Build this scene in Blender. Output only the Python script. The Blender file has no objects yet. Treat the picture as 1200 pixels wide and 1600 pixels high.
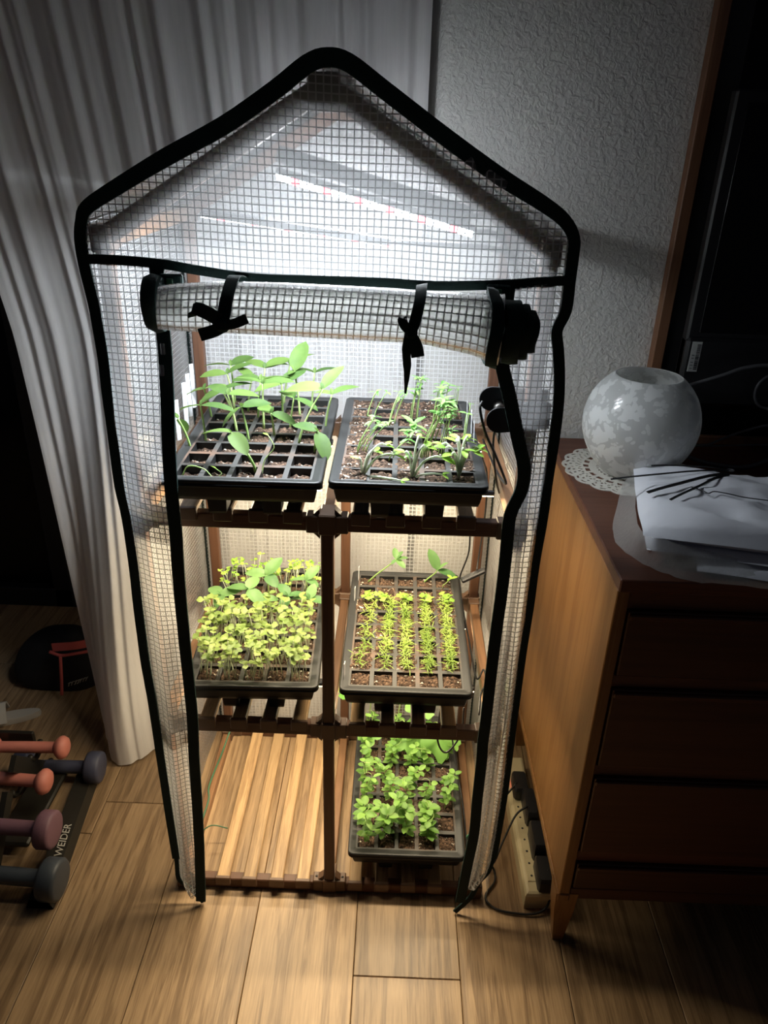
import bpy, bmesh, math, random
from math import sin, cos, pi, radians, sqrt, atan2
from mathutils import Vector, Matrix, Euler, noise

S = bpy.context.scene
COL = S.collection

# ------------------------------------------------------------------ camera, world, exposure
cam_d = bpy.data.cameras.new('camera')
cam = bpy.data.objects.new('camera', cam_d); COL.objects.link(cam)
S.camera = cam
cam_d.sensor_fit = 'VERTICAL'; cam_d.sensor_height = 36.0
cam_d.lens = 1175.06 / 1600 * 36.0
cam_d.clip_start = 0.02
_p, _r, _y = 0.4549, 0.0312, 0.0094
_f = Vector((0, cos(_p), -sin(_p))); _u = Vector((0, sin(_p), cos(_p))); _x = Vector((1, 0, 0))
_Rz = Matrix.Rotation(_y, 3, 'Z')
_f, _u, _x = _Rz @ _f, _Rz @ _u, _Rz @ _x
_x2 = cos(_r) * _x + sin(_r) * _u; _u2 = -sin(_r) * _x + cos(_r) * _u
_M = Matrix((_x2, _u2, -_f)).transposed().to_4x4()
_M.translation = Vector((0.1005, -1.08, 1.4178))
cam.matrix_world = _M

world = bpy.data.worlds.new('night'); S.world = world
world.use_nodes = True
world.node_tree.nodes['Background'].inputs[0].default_value = (0.75, 0.8, 1.0, 1)
world.node_tree.nodes['Background'].inputs[1].default_value = 0.008

S.view_settings.view_transform = 'Standard'
S.view_settings.look = 'None'
S.view_settings.gamma = 1.0
S.view_settings.use_curve_mapping = False
S.view_settings.exposure = 0.95
S.cycles.transparent_max_bounces = 20
S.cycles.max_bounces = 7
S.cycles.diffuse_bounces = 4
S.cycles.glossy_bounces = 3
S.cycles.transmission_bounces = 6
S.cycles.caustics_reflective = False
S.cycles.caustics_refractive = False
S.cycles.sample_clamp_indirect = 6.0

TOP_WATTS, MID_WATTS, LOW_WATTS = 4.5, 1.45, 0.9     # the lamps' own power, used in their builders
COOL = (0.86, 0.94, 1.0); WARM = (1.0, 0.83, 0.56)

# ------------------------------------------------------------------ materials
MATS = {}
def nodes_of(name):
    m = bpy.data.materials.new(name); m.use_nodes = True
    nt = m.node_tree; MATS[name] = m
    return m, nt, nt.nodes['Principled BSDF'], nt.nodes, nt.links

def plain(name, col, rough=0.5, spec=0.5, metal=0.0, var=0.0, bump=0.0, scale=40, trans=None):
    m, nt, b, N, L = nodes_of(name)
    b.inputs['Base Color'].default_value = (*col, 1)
    b.inputs['Roughness'].default_value = rough
    b.inputs['Specular IOR Level'].default_value = spec
    b.inputs['Metallic'].default_value = metal
    tc = N.new('ShaderNodeTexCoord')
    nz = N.new('ShaderNodeTexNoise'); nz.inputs['Scale'].default_value = scale; nz.inputs['Detail'].default_value = 5
    L.new(tc.outputs['Object'], nz.inputs['Vector'])
    if var:
        mp = N.new('ShaderNodeMapRange'); mp.inputs['To Min'].default_value = 1 - var; mp.inputs['To Max'].default_value = 1 + var
        L.new(nz.outputs['Fac'], mp.inputs['Value'])
        mx = N.new('ShaderNodeVectorMath'); mx.operation = 'SCALE'; mx.inputs[0].default_value = col
        L.new(mp.outputs[0], mx.inputs['Scale']); L.new(mx.outputs[0], b.inputs['Base Color'])
    if bump:
        bp = N.new('ShaderNodeBump'); bp.inputs['Strength'].default_value = bump; bp.inputs['Distance'].default_value = 0.002
        L.new(nz.outputs['Fac'], bp.inputs['Height']); L.new(bp.outputs[0], b.inputs['Normal'])
    return m

def wood(name, dark, light, axis=1, rough=0.45, scale=9.0, bump=0.12, tint=0.18, spec=0.4, knots=False):
    """grain runs along the object's own axis; each object shifts the pattern and the tone by its random number"""
    m, nt, b, N, L = nodes_of(name)
    tc = N.new('ShaderNodeTexCoord'); oi = N.new('ShaderNodeObjectInfo')
    off = N.new('ShaderNodeVectorMath'); off.operation = 'SCALE'; off.inputs[0].default_value = (7.3, 11.1, 5.7)
    L.new(oi.outputs['Random'], off.inputs['Scale'])
    ad = N.new('ShaderNodeVectorMath'); ad.operation = 'ADD'
    L.new(tc.outputs['Object'], ad.inputs[0]); L.new(off.outputs[0], ad.inputs[1])
    mp = N.new('ShaderNodeMapping'); sc = [scale * 1.0] * 3; sc[axis] = scale * 0.05
    mp.inputs['Scale'].default_value = sc
    L.new(ad.outputs[0], mp.inputs['Vector'])
    n1 = N.new('ShaderNodeTexNoise'); n1.inputs['Scale'].default_value = 1.6; n1.inputs['Detail'].default_value = 7; n1.inputs['Roughness'].default_value = 0.62; n1.inputs['Distortion'].default_value = 0.8
    n2 = N.new('ShaderNodeTexNoise'); n2.inputs['Scale'].default_value = 11; n2.inputs['Detail'].default_value = 4
    L.new(mp.outputs[0], n1.inputs['Vector']); L.new(mp.outputs[0], n2.inputs['Vector'])
    wv = N.new('ShaderNodeMath'); wv.operation = 'MULTIPLY'; wv.inputs[1].default_value = 26
    L.new(n1.outputs['Fac'], wv.inputs[0])
    sn = N.new('ShaderNodeMath'); sn.operation = 'SINE'; L.new(wv.outputs[0], sn.inputs[0])
    m1 = N.new('ShaderNodeMath'); m1.operation = 'MULTIPLY_ADD'; m1.inputs[1].default_value = 0.055; L.new(sn.outputs[0], m1.inputs[0]); L.new(n1.outputs['Fac'], m1.inputs[2])
    m2 = N.new('ShaderNodeMath'); m2.operation = 'MULTIPLY_ADD'; m2.inputs[1].default_value = 0.5; L.new(n2.outputs['Fac'], m2.inputs[0]); L.new(m1.outputs[0], m2.inputs[2])
    rp = N.new('ShaderNodeValToRGB'); e = rp.color_ramp.elements
    e[0].position = 0.34; e[0].color = (*dark, 1); e[1].position = 1.14; e[1].color = (*light, 1)
    L.new(m2.outputs[0], rp.inputs[0])
    tn = N.new('ShaderNodeMapRange'); tn.inputs['To Min'].default_value = 1 - tint; tn.inputs['To Max'].default_value = 1 + tint
    L.new(oi.outputs['Random'], tn.inputs['Value'])
    ml = N.new('ShaderNodeVectorMath'); ml.operation = 'SCALE'; L.new(rp.outputs[0], ml.inputs[0]); L.new(tn.outputs[0], ml.inputs['Scale'])
    L.new(ml.outputs[0], b.inputs['Base Color'])
    b.inputs['Roughness'].default_value = rough; b.inputs['Specular IOR Level'].default_value = spec
    bp = N.new('ShaderNodeBump'); bp.inputs['Strength'].default_value = bump; bp.inputs['Distance'].default_value = 0.001
    L.new(m2.outputs[0], bp.inputs['Height']); L.new(bp.outputs[0], b.inputs['Normal'])
    return m

def mesh_film(name, pitch=0.0095, thread=0.0017, haze=0.38, white=(0.55, 0.55, 0.56), glow_through=0.65):
    """clear reinforced sheet: woven threads over a hazy film, UV in metres"""
    m, nt, b, N, L = nodes_of(name)
    N.remove(b); out = N['Material Output']
    uv = N.new('ShaderNodeUVMap'); uv.uv_map = 'UVMap'
    sp = N.new('ShaderNodeSeparateXYZ'); L.new(uv.outputs[0], sp.inputs[0])
    ln = []
    for k in (0, 1):
        pp = N.new('ShaderNodeMath'); pp.operation = 'PINGPONG'; pp.inputs[1].default_value = pitch / 2
        L.new(sp.outputs[k], pp.inputs[0])
        lt = N.new('ShaderNodeMath'); lt.operation = 'LESS_THAN'; lt.inputs[1].default_value = thread / 2
        L.new(pp.outputs[0], lt.inputs[0]); ln.append(lt)
    mx = N.new('ShaderNodeMath'); mx.operation = 'MAXIMUM'; L.new(ln[0].outputs[0], mx.inputs[0]); L.new(ln[1].outputs[0], mx.inputs[1])
    bp = N.new('ShaderNodeBump'); bp.inputs['Strength'].default_value = 0.4; bp.inputs['Distance'].default_value = 0.0005
    L.new(mx.outputs[0], bp.inputs['Height'])
    df = N.new('ShaderNodeBsdfDiffuse'); df.inputs[0].default_value = (*white, 1)
    tl = N.new('ShaderNodeBsdfTranslucent'); tl.inputs[0].default_value = (*white, 1)
    md = N.new('ShaderNodeMixShader'); L.new(df.outputs[0], md.inputs[1]); L.new(tl.outputs[0], md.inputs[2])
    tf = N.new('ShaderNodeMapRange'); tf.inputs['To Min'].default_value = glow_through; tf.inputs['To Max'].default_value = glow_through * 0.2
    L.new(mx.outputs[0], tf.inputs['Value']); L.new(tf.outputs[0], md.inputs[0])
    tp = N.new('ShaderNodeBsdfTransparent')
    fac = N.new('ShaderNodeMapRange'); fac.inputs['To Min'].default_value = haze; fac.inputs['To Max'].default_value = 0.93
    L.new(mx.outputs[0], fac.inputs['Value'])
    m1 = N.new('ShaderNodeMixShader'); L.new(fac.outputs[0], m1.inputs[0]); L.new(tp.outputs[0], m1.inputs[1]); L.new(md.outputs[0], m1.inputs[2])
    gl = N.new('ShaderNodeBsdfGlossy'); gl.inputs['Roughness'].default_value = 0.22; L.new(bp.outputs[0], gl.inputs['Normal'])
    fr = N.new('ShaderNodeFresnel'); fr.inputs[0].default_value = 1.35
    fm = N.new('ShaderNodeMath'); fm.operation = 'MULTIPLY'; fm.inputs[1].default_value = 0.6; L.new(fr.outputs[0], fm.inputs[0])
    m2 = N.new('ShaderNodeMixShader'); L.new(fm.outputs[0], m2.inputs[0]); L.new(m1.outputs[0], m2.inputs[1]); L.new(gl.outputs[0], m2.inputs[2])
    L.new(m2.outputs[0], out.inputs[0])
    return m

def sheer(name, col, clear, transl=0.45, weave=0.0):
    m, nt, b, N, L = nodes_of(name)
    N.remove(b); out = N['Material Output']
    tc = N.new('ShaderNodeTexCoord'); mp = N.new('ShaderNodeMapping'); mp.inputs['Scale'].default_value = (260, 260, 18)
    L.new(tc.outputs['Object'], mp.inputs[0])
    nz = N.new('ShaderNodeTexNoise'); nz.inputs['Scale'].default_value = 1.0; nz.inputs['Detail'].default_value = 2; L.new(mp.outputs[0], nz.inputs['Vector'])
    df = N.new('ShaderNodeBsdfDiffuse'); df.inputs[0].default_value = (*col, 1)
    tl = N.new('ShaderNodeBsdfTranslucent'); tl.inputs[0].default_value = (*col, 1)
    md = N.new('ShaderNodeMixShader'); md.inputs[0].default_value = transl; L.new(df.outputs[0], md.inputs[1]); L.new(tl.outputs[0], md.inputs[2])
    tp = N.new('ShaderNodeBsdfTransparent')
    fac = N.new('ShaderNodeMapRange'); fac.inputs['To Min'].default_value = 1 - clear - weave; fac.inputs['To Max'].default_value = 1 - clear + weave
    L.new(nz.outputs['Fac'], fac.inputs['Value'])
    m1 = N.new('ShaderNodeMixShader'); L.new(fac.outputs[0], m1.inputs[0]); L.new(tp.outputs[0], m1.inputs[1]); L.new(md.outputs[0], m1.inputs[2])
    L.new(m1.outputs[0], out.inputs[0])
    return m

def leaf_mat(name, dark, light, transl=0.35, rough=0.45):
    m, nt, b, N, L = nodes_of(name)
    out = N['Material Output']
    oi = N.new('ShaderNodeObjectInfo'); tc = N.new('ShaderNodeTexCoord')
    nz = N.new('ShaderNodeTexNoise'); nz.inputs['Scale'].default_value = 60; nz.inputs['Detail'].default_value = 3; L.new(tc.outputs['Object'], nz.inputs['Vector'])
    ad = N.new('ShaderNodeMath'); ad.operation = 'MULTIPLY_ADD'; ad.inputs[1].default_value = 0.5; L.new(nz.outputs['Fac'], ad.inputs[0])
    hl = N.new('ShaderNodeMath'); hl.operation = 'MULTIPLY'; hl.inputs[1].default_value = 0.7; L.new(oi.outputs['Random'], hl.inputs[0]); L.new(hl.outputs[0], ad.inputs[2])
    rp = N.new('ShaderNodeValToRGB'); e = rp.color_ramp.elements
    e[0].position = 0.15; e[0].color = (*dark, 1); e[1].position = 0.95; e[1].color = (*light, 1); L.new(ad.outputs[0], rp.inputs[0])
    L.new(rp.outputs[0], b.inputs['Base Color']); b.inputs['Roughness'].default_value = rough; b.inputs['Specular IOR Level'].default_value = 0.35
    tl = N.new('ShaderNodeBsdfTranslucent'); L.new(rp.outputs[0], tl.inputs[0])
    mx = N.new('ShaderNodeMixShader'); mx.inputs[0].default_value = transl; L.new(b.outputs[0], mx.inputs[1]); L.new(tl.outputs[0], mx.inputs[2])
    L.new(mx.outputs[0], out.inputs[0])
    return m

def glow(name, col, strength):
    m, nt, b, N, L = nodes_of(name)
    b.inputs['Base Color'].default_value = (*col, 1)
    b.inputs['Emission Color'].default_value = (*col, 1); b.inputs['Emission Strength'].default_value = strength
    return m

def stucco(name):
    m, nt, b, N, L = nodes_of(name)
    b.inputs['Base Color'].default_value = (0.74, 0.73, 0.70, 1); b.inputs['Roughness'].default_value = 0.75; b.inputs['Specular IOR Level'].default_value = 0.25
    tc = N.new('ShaderNodeTexCoord')
    n1 = N.new('ShaderNodeTexNoise'); n1.inputs['Scale'].default_value = 95; n1.inputs['Detail'].default_value = 4; n1.inputs['Roughness'].default_value = 0.55; n1.inputs['Distortion'].default_value = 0.6
    L.new(tc.outputs['Object'], n1.inputs['Vector'])
    rp = N.new('ShaderNodeValToRGB'); e = rp.color_ramp.elements; e[0].position = 0.38; e[1].position = 0.66; L.new(n1.outputs['Fac'], rp.inputs[0])
    bp = N.new('ShaderNodeBump'); bp.inputs['Strength'].default_value = 0.55; bp.inputs['Distance'].default_value = 0.003
    L.new(rp.outputs[0], bp.inputs['Height']); L.new(bp.outputs[0], b.inputs['Normal'])
    return m

def soil_mat(name):
    m, nt, b, N, L = nodes_of(name)
    tc = N.new('ShaderNodeTexCoord')
    vo = N.new('ShaderNodeTexVoronoi'); vo.inputs['Scale'].default_value = 260; L.new(tc.outputs['Object'], vo.inputs['Vector'])
    rp = N.new('ShaderNodeValToRGB'); e = rp.color_ramp.elements
    e[0].position = 0.0; e[0].color = (0.016, 0.010, 0.007, 1); e[1].position = 0.93; e[1].color = (0.17, 0.105, 0.07, 1)
    k = rp.color_ramp.elements.new(0.97); k.color = (0.6, 0.55, 0.47, 1)
    k = rp.color_ramp.elements.new(0.5); k.color = (0.065, 0.040, 0.027, 1)
    sx = N.new('ShaderNodeSeparateColor'); L.new(vo.outputs['Color'], sx.inputs[0]); L.new(sx.outputs[0], rp.inputs[0])
    L.new(rp.outputs[0], b.inputs['Base Color']); b.inputs['Roughness'].default_value = 0.95; b.inputs['Specular IOR Level'].default_value = 0.2
    bp = N.new('ShaderNodeBump'); bp.inputs['Strength'].default_value = 1.0; bp.inputs['Distance'].default_value = 0.003
    L.new(vo.outputs['Distance'], bp.inputs['Height']); bp.invert = True; L.new(bp.outputs[0], b.inputs['Normal'])
    return m

wood('floor_wood', (0.080, 0.041, 0.019), (0.44, 0.297, 0.168), axis=1, rough=0.40, scale=30.0, tint=0.13, bump=0.25)
wood('frame_wood', (0.060, 0.026, 0.015), (0.135, 0.062, 0.034), axis=2, rough=0.5, scale=25)
wood('frame_wood_x', (0.060, 0.026, 0.015), (0.135, 0.062, 0.034), axis=0, rough=0.5, scale=25)
wood('frame_wood_y', (0.10, 0.045, 0.022), (0.24, 0.125, 0.06), axis=1, rough=0.5, scale=25)
wood('slat_wood', (0.12, 0.062, 0.026), (0.42, 0.275, 0.14), axis=1, rough=0.45, scale=38, tint=0.22)
wood('teak_side', (0.17, 0.068, 0.018), (0.30, 0.150, 0.052), axis=2, rough=0.38, scale=26, tint=0.02)
wood('walnut_top', (0.085, 0.026, 0.014), (0.15, 0.055, 0.030), axis=0, rough=0.42, scale=34, tint=0.02)
wood('drawer_wood', (0.05, 0.017, 0.009), (0.11, 0.04, 0.02), axis=0, rough=0.4, scale=10, tint=0.1)
wood('casing_wood', (0.13, 0.055, 0.028), (0.26, 0.125, 0.065), axis=2, rough=0.5, scale=18, tint=0.05)
plain('joint_plastic', (0.105, 0.056, 0.032), 0.5, var=0.15)
plain('screw_metal', (0.05, 0.045, 0.04), 0.4, metal=0.6)
mesh_film('film')
mesh_film('film_roll', thread=0.0019, haze=0.55, glow_through=0.68, white=(0.80, 0.80, 0.78))
plain('binding', (0.006, 0.021, 0.019), 0.75, spec=0.25, bump=0.5, scale=900, var=0.3)
plain('zip_metal', (0.35, 0.35, 0.36), 0.3, metal=0.9)
plain('buckle_green', (0.05, 0.16, 0.08), 0.5)
plain('black_plastic', (0.012, 0.012, 0.014), 0.38, bump=0.05, scale=200)
plain('tray_plastic', (0.016, 0.016, 0.016), 0.42, spec=0.3, var=0.3, scale=60)
def dusty(name):
    """black tray plastic with dry brown potting dust"""
    m, nt, b, N, L = nodes_of(name); tc = N.new('ShaderNodeTexCoord')
    nz = N.new('ShaderNodeTexNoise'); nz.inputs['Scale'].default_value = 16; nz.inputs['Detail'].default_value = 8; L.new(tc.outputs['Object'], nz.inputs['Vector'])
    rp = N.new('ShaderNodeValToRGB'); e = rp.color_ramp.elements; e[0].position = 0.50; e[0].color = (0.036, 0.034, 0.032, 1); e[1].position = 0.74; e[1].color = (0.13, 0.07, 0.042, 1)
    L.new(nz.outputs['Fac'], rp.inputs[0]); L.new(rp.outputs[0], b.inputs['Base Color']); b.inputs['Roughness'].default_value = 0.55
dusty('divider_plastic')
plain('black_rubber', (0.008, 0.008, 0.009), 0.55)
plain('lamp_housing', (0.015, 0.017, 0.022), 0.4)
soil_mat('soil')
leaf_mat('leaf_cucumber', (0.040, 0.090, 0.018), (0.125, 0.205, 0.042), rough=0.65)
leaf_mat('leaf_young', (0.17, 0.36, 0.035), (0.36, 0.54, 0.09))
leaf_mat('leaf_sprout', (0.12, 0.20, 0.04), (0.29, 0.38, 0.105))
leaf_mat('leaf_needle', (0.17, 0.28, 0.035), (0.35, 0.47, 0.10))
leaf_mat('leaf_tomato', (0.10, 0.27, 0.06), (0.28, 0.50, 0.14))
leaf_mat('leaf_squash', (0.06, 0.16, 0.05), (0.16, 0.30, 0.10))
leaf_mat('leaf_pea', (0.08, 0.20, 0.03), (0.21, 0.38, 0.075))
leaf_mat('leaf_big', (0.10, 0.28, 0.045), (0.24, 0.48, 0.11))
leaf_mat('stem_green', (0.26, 0.42, 0.12), (0.50, 0.62, 0.26))
leaf_mat('stem_pale', (0.66, 0.74, 0.52), (0.86, 0.88, 0.76))
plain('marker_white', (0.58, 0.58, 0.62), 0.4)
stucco('stucco_paint')
sheer('sheer_curtain', (0.93, 0.91, 0.91), 0.05, transl=0.22, weave=0.05)
plain('window_dark', (0.004, 0.004, 0.005), 0.12, spec=0.25)
plain('window_frame_dark', (0.010, 0.010, 0.011), 0.5)
plain('subfloor', (0.01, 0.006, 0.004), 0.9)
plain('tv_black', (0.010, 0.010, 0.011), 0.42)
plain('tv_screen', (0.004, 0.004, 0.0045), 0.2, spec=0.3)
plain('cable_grey', (0.10, 0.10, 0.105), 0.5)
plain('sticker_paper', (0.55, 0.56, 0.54), 0.6)
plain('print_black', (0.03, 0.03, 0.03), 0.6)
plain('strip_beige', (0.62, 0.53, 0.33), 0.45, bump=0.05, scale=300)
glow('switch_red', (0.9, 0.03, 0.05), 1.6)
plain('coral_neoprene', (0.55, 0.19, 0.145), 0.55, bump=0.15, scale=500)
plain('purple_neoprene', (0.17, 0.085, 0.115), 0.55, bump=0.15, scale=500)
plain('navy_neoprene', (0.055, 0.06, 0.10), 0.5, bump=0.15, scale=500)
plain('slate_neoprene', (0.045, 0.055, 0.07), 0.45, bump=0.15, scale=500)
plain('rack_plastic', (0.018, 0.016, 0.012), 0.4)
plain('letter_white', (0.55, 0.53, 0.48), 0.6)
plain('bag_fabric', (0.006, 0.006, 0.008), 0.8, bump=0.4, scale=300)
plain('coral_strap', (0.55, 0.10, 0.09), 0.7)
plain('slipper_white', (0.50, 0.47, 0.42), 0.6)
plain('cloth_white', (0.74, 0.75, 0.80), 0.8, spec=0.2, bump=0.5, scale=26, var=0.05)
plain('card_tan', (0.45, 0.36, 0.22), 0.8)
plain('lace_cotton', (0.68, 0.65, 0.58), 0.85, bump=0.6, scale=500)
plain('wire_black', (0.006, 0.006, 0.006), 0.45)
plain('cord_green', (0.03, 0.12, 0.06), 0.5)
sheer('plastic_wrap', (0.80, 0.80, 0.77), 0.62, transl=0.4, weave=0.05)
glow('led_white', (0.85, 0.95, 1.0), 14)
glow('led_red', (1.0, 0.10, 0.14), 7)
glow('led_warm', (1.0, 0.80, 0.5), 10)

def globe_mat(name):
    """frosted glass with an opaque white floral print"""
    m, nt, b, N, L = nodes_of(name); N.remove(b); out = N['Material Output']
    tc = N.new('ShaderNodeTexCoord')
    nz = N.new('ShaderNodeTexNoise'); nz.inputs['Scale'].default_value = 26; nz.inputs['Detail'].default_value = 1; L.new(tc.outputs['Object'], nz.inputs['Vector'])
    sc = N.new('ShaderNodeVectorMath'); sc.operation = 'SCALE'; sc.inputs['Scale'].default_value = 0.03; L.new(nz.outputs['Color'], sc.inputs[0])
    ad = N.new('ShaderNodeVectorMath'); ad.operation = 'ADD'; L.new(tc.outputs['Object'], ad.inputs[0]); L.new(sc.outputs[0], ad.inputs[1])
    v1 = N.new('ShaderNodeTexVoronoi'); v1.inputs['Scale'].default_value = 34; L.new(ad.outputs[0], v1.inputs['Vector'])
    v2 = N.new('ShaderNodeTexVoronoi'); v2.inputs['Scale'].default_value = 95; L.new(ad.outputs[0], v2.inputs['Vector'])
    a = N.new('ShaderNodeMath'); a.operation = 'MULTIPLY_ADD'; a.inputs[1].default_value = 0.6; L.new(v2.outputs['Distance'], a.inputs[0]); L.new(v1.outputs['Distance'], a.inputs[2])
    lt = N.new('ShaderNodeMath'); lt.operation = 'LESS_THAN'; lt.inputs[1].default_value = 0.86; L.new(a.outputs[0], lt.inputs[0])
    tl = N.new('ShaderNodeBsdfTranslucent'); tl.inputs[0].default_value = (0.86, 0.87, 0.86, 1)
    df = N.new('ShaderNodeBsdfDiffuse'); df.inputs[0].default_value = (0.92, 0.93, 0.92, 1)
    tp = N.new('ShaderNodeBsdfTransparent'); tp.inputs[0].default_value = (0.8, 0.8, 0.8, 1)
    fro = N.new('ShaderNodeMixShader'); fro.inputs[0].default_value = 0.25; L.new(tl.outputs[0], fro.inputs[1]); L.new(tp.outputs[0], fro.inputs[2])
    fr2 = N.new('ShaderNodeMixShader'); fr2.inputs[0].default_value = 0.40; L.new(fro.outputs[0], fr2.inputs[1]); L.new(df.outputs[0], fr2.inputs[2])
    pr = N.new('ShaderNodeMixShader'); pr.inputs[0].default_value = 0.7; L.new(tl.outputs[0], pr.inputs[1]); L.new(df.outputs[0], pr.inputs[2])
    mx = N.new('ShaderNodeMixShader'); L.new(lt.outputs[0], mx.inputs[0]); L.new(fr2.outputs[0], mx.inputs[1]); L.new(pr.outputs[0], mx.inputs[2])
    gl = N.new('ShaderNodeBsdfGlossy'); gl.inputs['Roughness'].default_value = 0.12
    m2 = N.new('ShaderNodeMixShader'); m2.inputs[0].default_value = 0.05; L.new(mx.outputs[0], m2.inputs[1]); L.new(gl.outputs[0], m2.inputs[2])
    L.new(m2.outputs[0], out.inputs[0])
globe_mat('globe_glass')

# ------------------------------------------------------------------ mesh helpers
class MB:
    def __init__(s): s.v = []; s.f = []; s.m = []; s.uv = []
    def add(s, vs, fs, mi=0, uvs=None):
        o = len(s.v); s.v += [tuple(p) for p in vs]
        for k, f in enumerate(fs):
            s.f.append(tuple(i + o for i in f)); s.m.append(mi)
            s.uv.append(uvs[k] if uvs else None)
        return s
    def grid(s, P, mi=0, cu=False, cv=False, uv=None):
        n, m = len(P), len(P[0]); vs = [p for r in P for p in r]; fs = []; us = []
        for i in range(n if cu else n - 1):
            for j in range(m if cv else m - 1):
                q = [(i, j), ((i + 1) % n, j), ((i + 1) % n, (j + 1) % m), (i, (j + 1) % m)]
                fs.append([a * m + b for a, b in q])
                if uv: us.append([uv[a][b] for a, b in q])
        return s.add(vs, fs, mi, us or None)
    def box(s, lo, hi, mi=0, M=None, bev=0.0):
        lo = Vector(lo); hi = Vector(hi)
        if bev:
            bm = bmesh.new(); bmesh.ops.create_cube(bm, size=1)
            for v in bm.verts: v.co = Vector([(lo[k] + hi[k]) / 2 + v.co[k] * (hi[k] - lo[k]) for k in range(3)])
            bmesh.ops.bevel(bm, geom=list(bm.edges), offset=bev, segments=1, affect='EDGES')
            bm.verts.index_update()
            vs = [v.co.copy() for v in bm.verts]; fs = [[v.index for v in f.verts] for f in bm.faces]; bm.free()
        else:
            vs = [Vector((x, y, z)) for z in (lo.z, hi.z) for y in (lo.y, hi.y) for x in (lo.x, hi.x)]
            fs = [(0, 2, 3, 1), (4, 5, 7, 6), (0, 1, 5, 4), (2, 6, 7, 3), (0, 4, 6, 2), (1, 3, 7, 5)]
        if M is not None: vs = [M @ v for v in vs]
        return s.add(vs, fs, mi)
    def tube(s, pts, r, n=8, mi=0, cap=True, flat=1.0):
        pts = [Vector(p) for p in pts]; R = r if isinstance(r, (list, tuple)) else [r] * len(pts)
        rings = []; up = None
        for i, p in enumerate(pts):
            t = (pts[min(i + 1, len(pts) - 1)] - pts[max(i - 1, 0)]).normalized()
            if up is None: up = Vector((0, 0, 1)) if abs(t.z) < 0.9 else Vector((1, 0, 0))
            a = t.cross(up).normalized(); b = a.cross(t).normalized(); up = b
            rings.append([p + R[i] * (cos(2 * pi * k / n) * a + flat * sin(2 * pi * k / n) * b) for k in range(n)])
        s.grid(rings, mi, cv=True)
        if cap:
            o = len(s.v) - n * len(pts)
            s.f.append(tuple(o + k for k in range(n))); s.m.append(mi); s.uv.append(None)
            o2 = len(s.v) - n
            s.f.append(tuple(o2 + n - 1 - k for k in range(n))); s.m.append(mi); s.uv.append(None)
        return s
    def lathe(s, prof, n=24, mi=0, c=(0, 0, 0)):
        P = [[(c[0] + r * cos(2 * pi * k / n), c[1] + r * sin(2 * pi * k / n), c[2] + z) for k in range(n)] for r, z in prof]
        return s.grid(P, mi, cv=True)
    def ribbon(s, pts, w, side, th=0.0012, mi=0):
        """flat band along pts; side = width direction (one vector or one per point)"""
        pts = [Vector(p) for p in pts]; n = len(pts)
        W = w if isinstance(w, (list, tuple)) else [w] * n
        sd = [Vector(q).normalized() for q in side] if isinstance(side, list) else [Vector(side).normalized()] * n
        R = []
        for i, p in enumerate(pts):
            t = (pts[min(i + 1, n - 1)] - pts[max(i - 1, 0)]).normalized()
            a = (sd[i] - t * sd[i].dot(t)).normalized(); nn = t.cross(a).normalized()
            R.append([p - a * W[i] / 2 - nn * th / 2, p + a * W[i] / 2 - nn * th / 2, p + a * W[i] / 2 + nn * th / 2, p - a * W[i] / 2 + nn * th / 2])
        s.grid(R, mi, cv=True)
        o = len(s.v) - 4 * n
        for q in ((o, o + 1, o + 2, o + 3), (o + 4 * n - 1, o + 4 * n - 2, o + 4 * n - 3, o + 4 * n - 4)):
            s.f.append(q); s.m.append(mi); s.uv.append(None)
        return s
    def mesh(s, name, mats, smooth=True):
        me = bpy.data.meshes.new(name); me.from_pydata(s.v, [], s.f)
        for k in ([mats] if isinstance(mats, str) else mats): me.materials.append(MATS[k])
        me.polygons.foreach_set('material_index', s.m)
        if any(u is not None for u in s.uv):
            l = me.uv_layers.new(name='UVMap')
            for p, u in zip(me.polygons, s.uv):
                if u:
                    for li, c in zip(p.loop_indices, u): l.data[li].uv = c
        if smooth: me.polygons.foreach_set('use_smooth', [True] * len(me.polygons))
        me.update(); me.validate()
        return me

def link(name, me, parent=None, loc=None, rot=None):
    o = bpy.data.objects.new(name, me); COL.objects.link(o)
    if parent is not None: o.parent = parent
    if loc is not None: o.location = loc
    if rot is not None: o.rotation_euler = rot
    return o

def part(name, mb, mats, parent=None, world=True, smooth=True, label=None, kind=None, sharp=None):
    """link a builder's mesh; world=True: geometry was written in world space, move it under the parent's (unrotated) origin"""
    if world and parent is not None:
        b = Vector((0, 0, 0)); q = parent
        while q is not None: b = b + Vector(q.location); q = q.parent
        mb.v = [tuple(Vector(v) - b) for v in mb.v]
    me = mb.mesh(name, mats, smooth)
    if smooth and sharp:
        me.set_sharp_from_angle(angle=radians(sharp))
    o = link(name, me, parent)
    if label: o['label'] = label
    if kind: o['kind'] = kind
    return o

def tag(o, label, cat, group=None, kind=None):
    o['label'] = label; o['category'] = cat
    if group: o['group'] = group
    if kind: o['kind'] = kind
    return o

def thing(name, label, cat, loc=(0, 0, 0), rotz=0.0, group=None):
    o = bpy.data.objects.new(name, None); COL.objects.link(o)
    o.empty_display_size = 0.02
    o.location = loc; o.rotation_euler = (0, 0, rotz)
    return tag(o, label, cat, group)

def one(name, mb, mats, label, cat, origin=(0, 0, 0), group=None, kind=None, smooth=True, sharp=None):
    """a thing that is one mesh: geometry in world space, object origin at its base"""
    b = Vector(origin); mb.v = [tuple(Vector(v) - b) for v in mb.v]
    me = mb.mesh(name, mats, smooth)
    if smooth and sharp: me.set_sharp_from_angle(angle=radians(sharp))
    o = link(name, me, None, origin)
    return tag(o, label, cat, group, kind)

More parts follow.
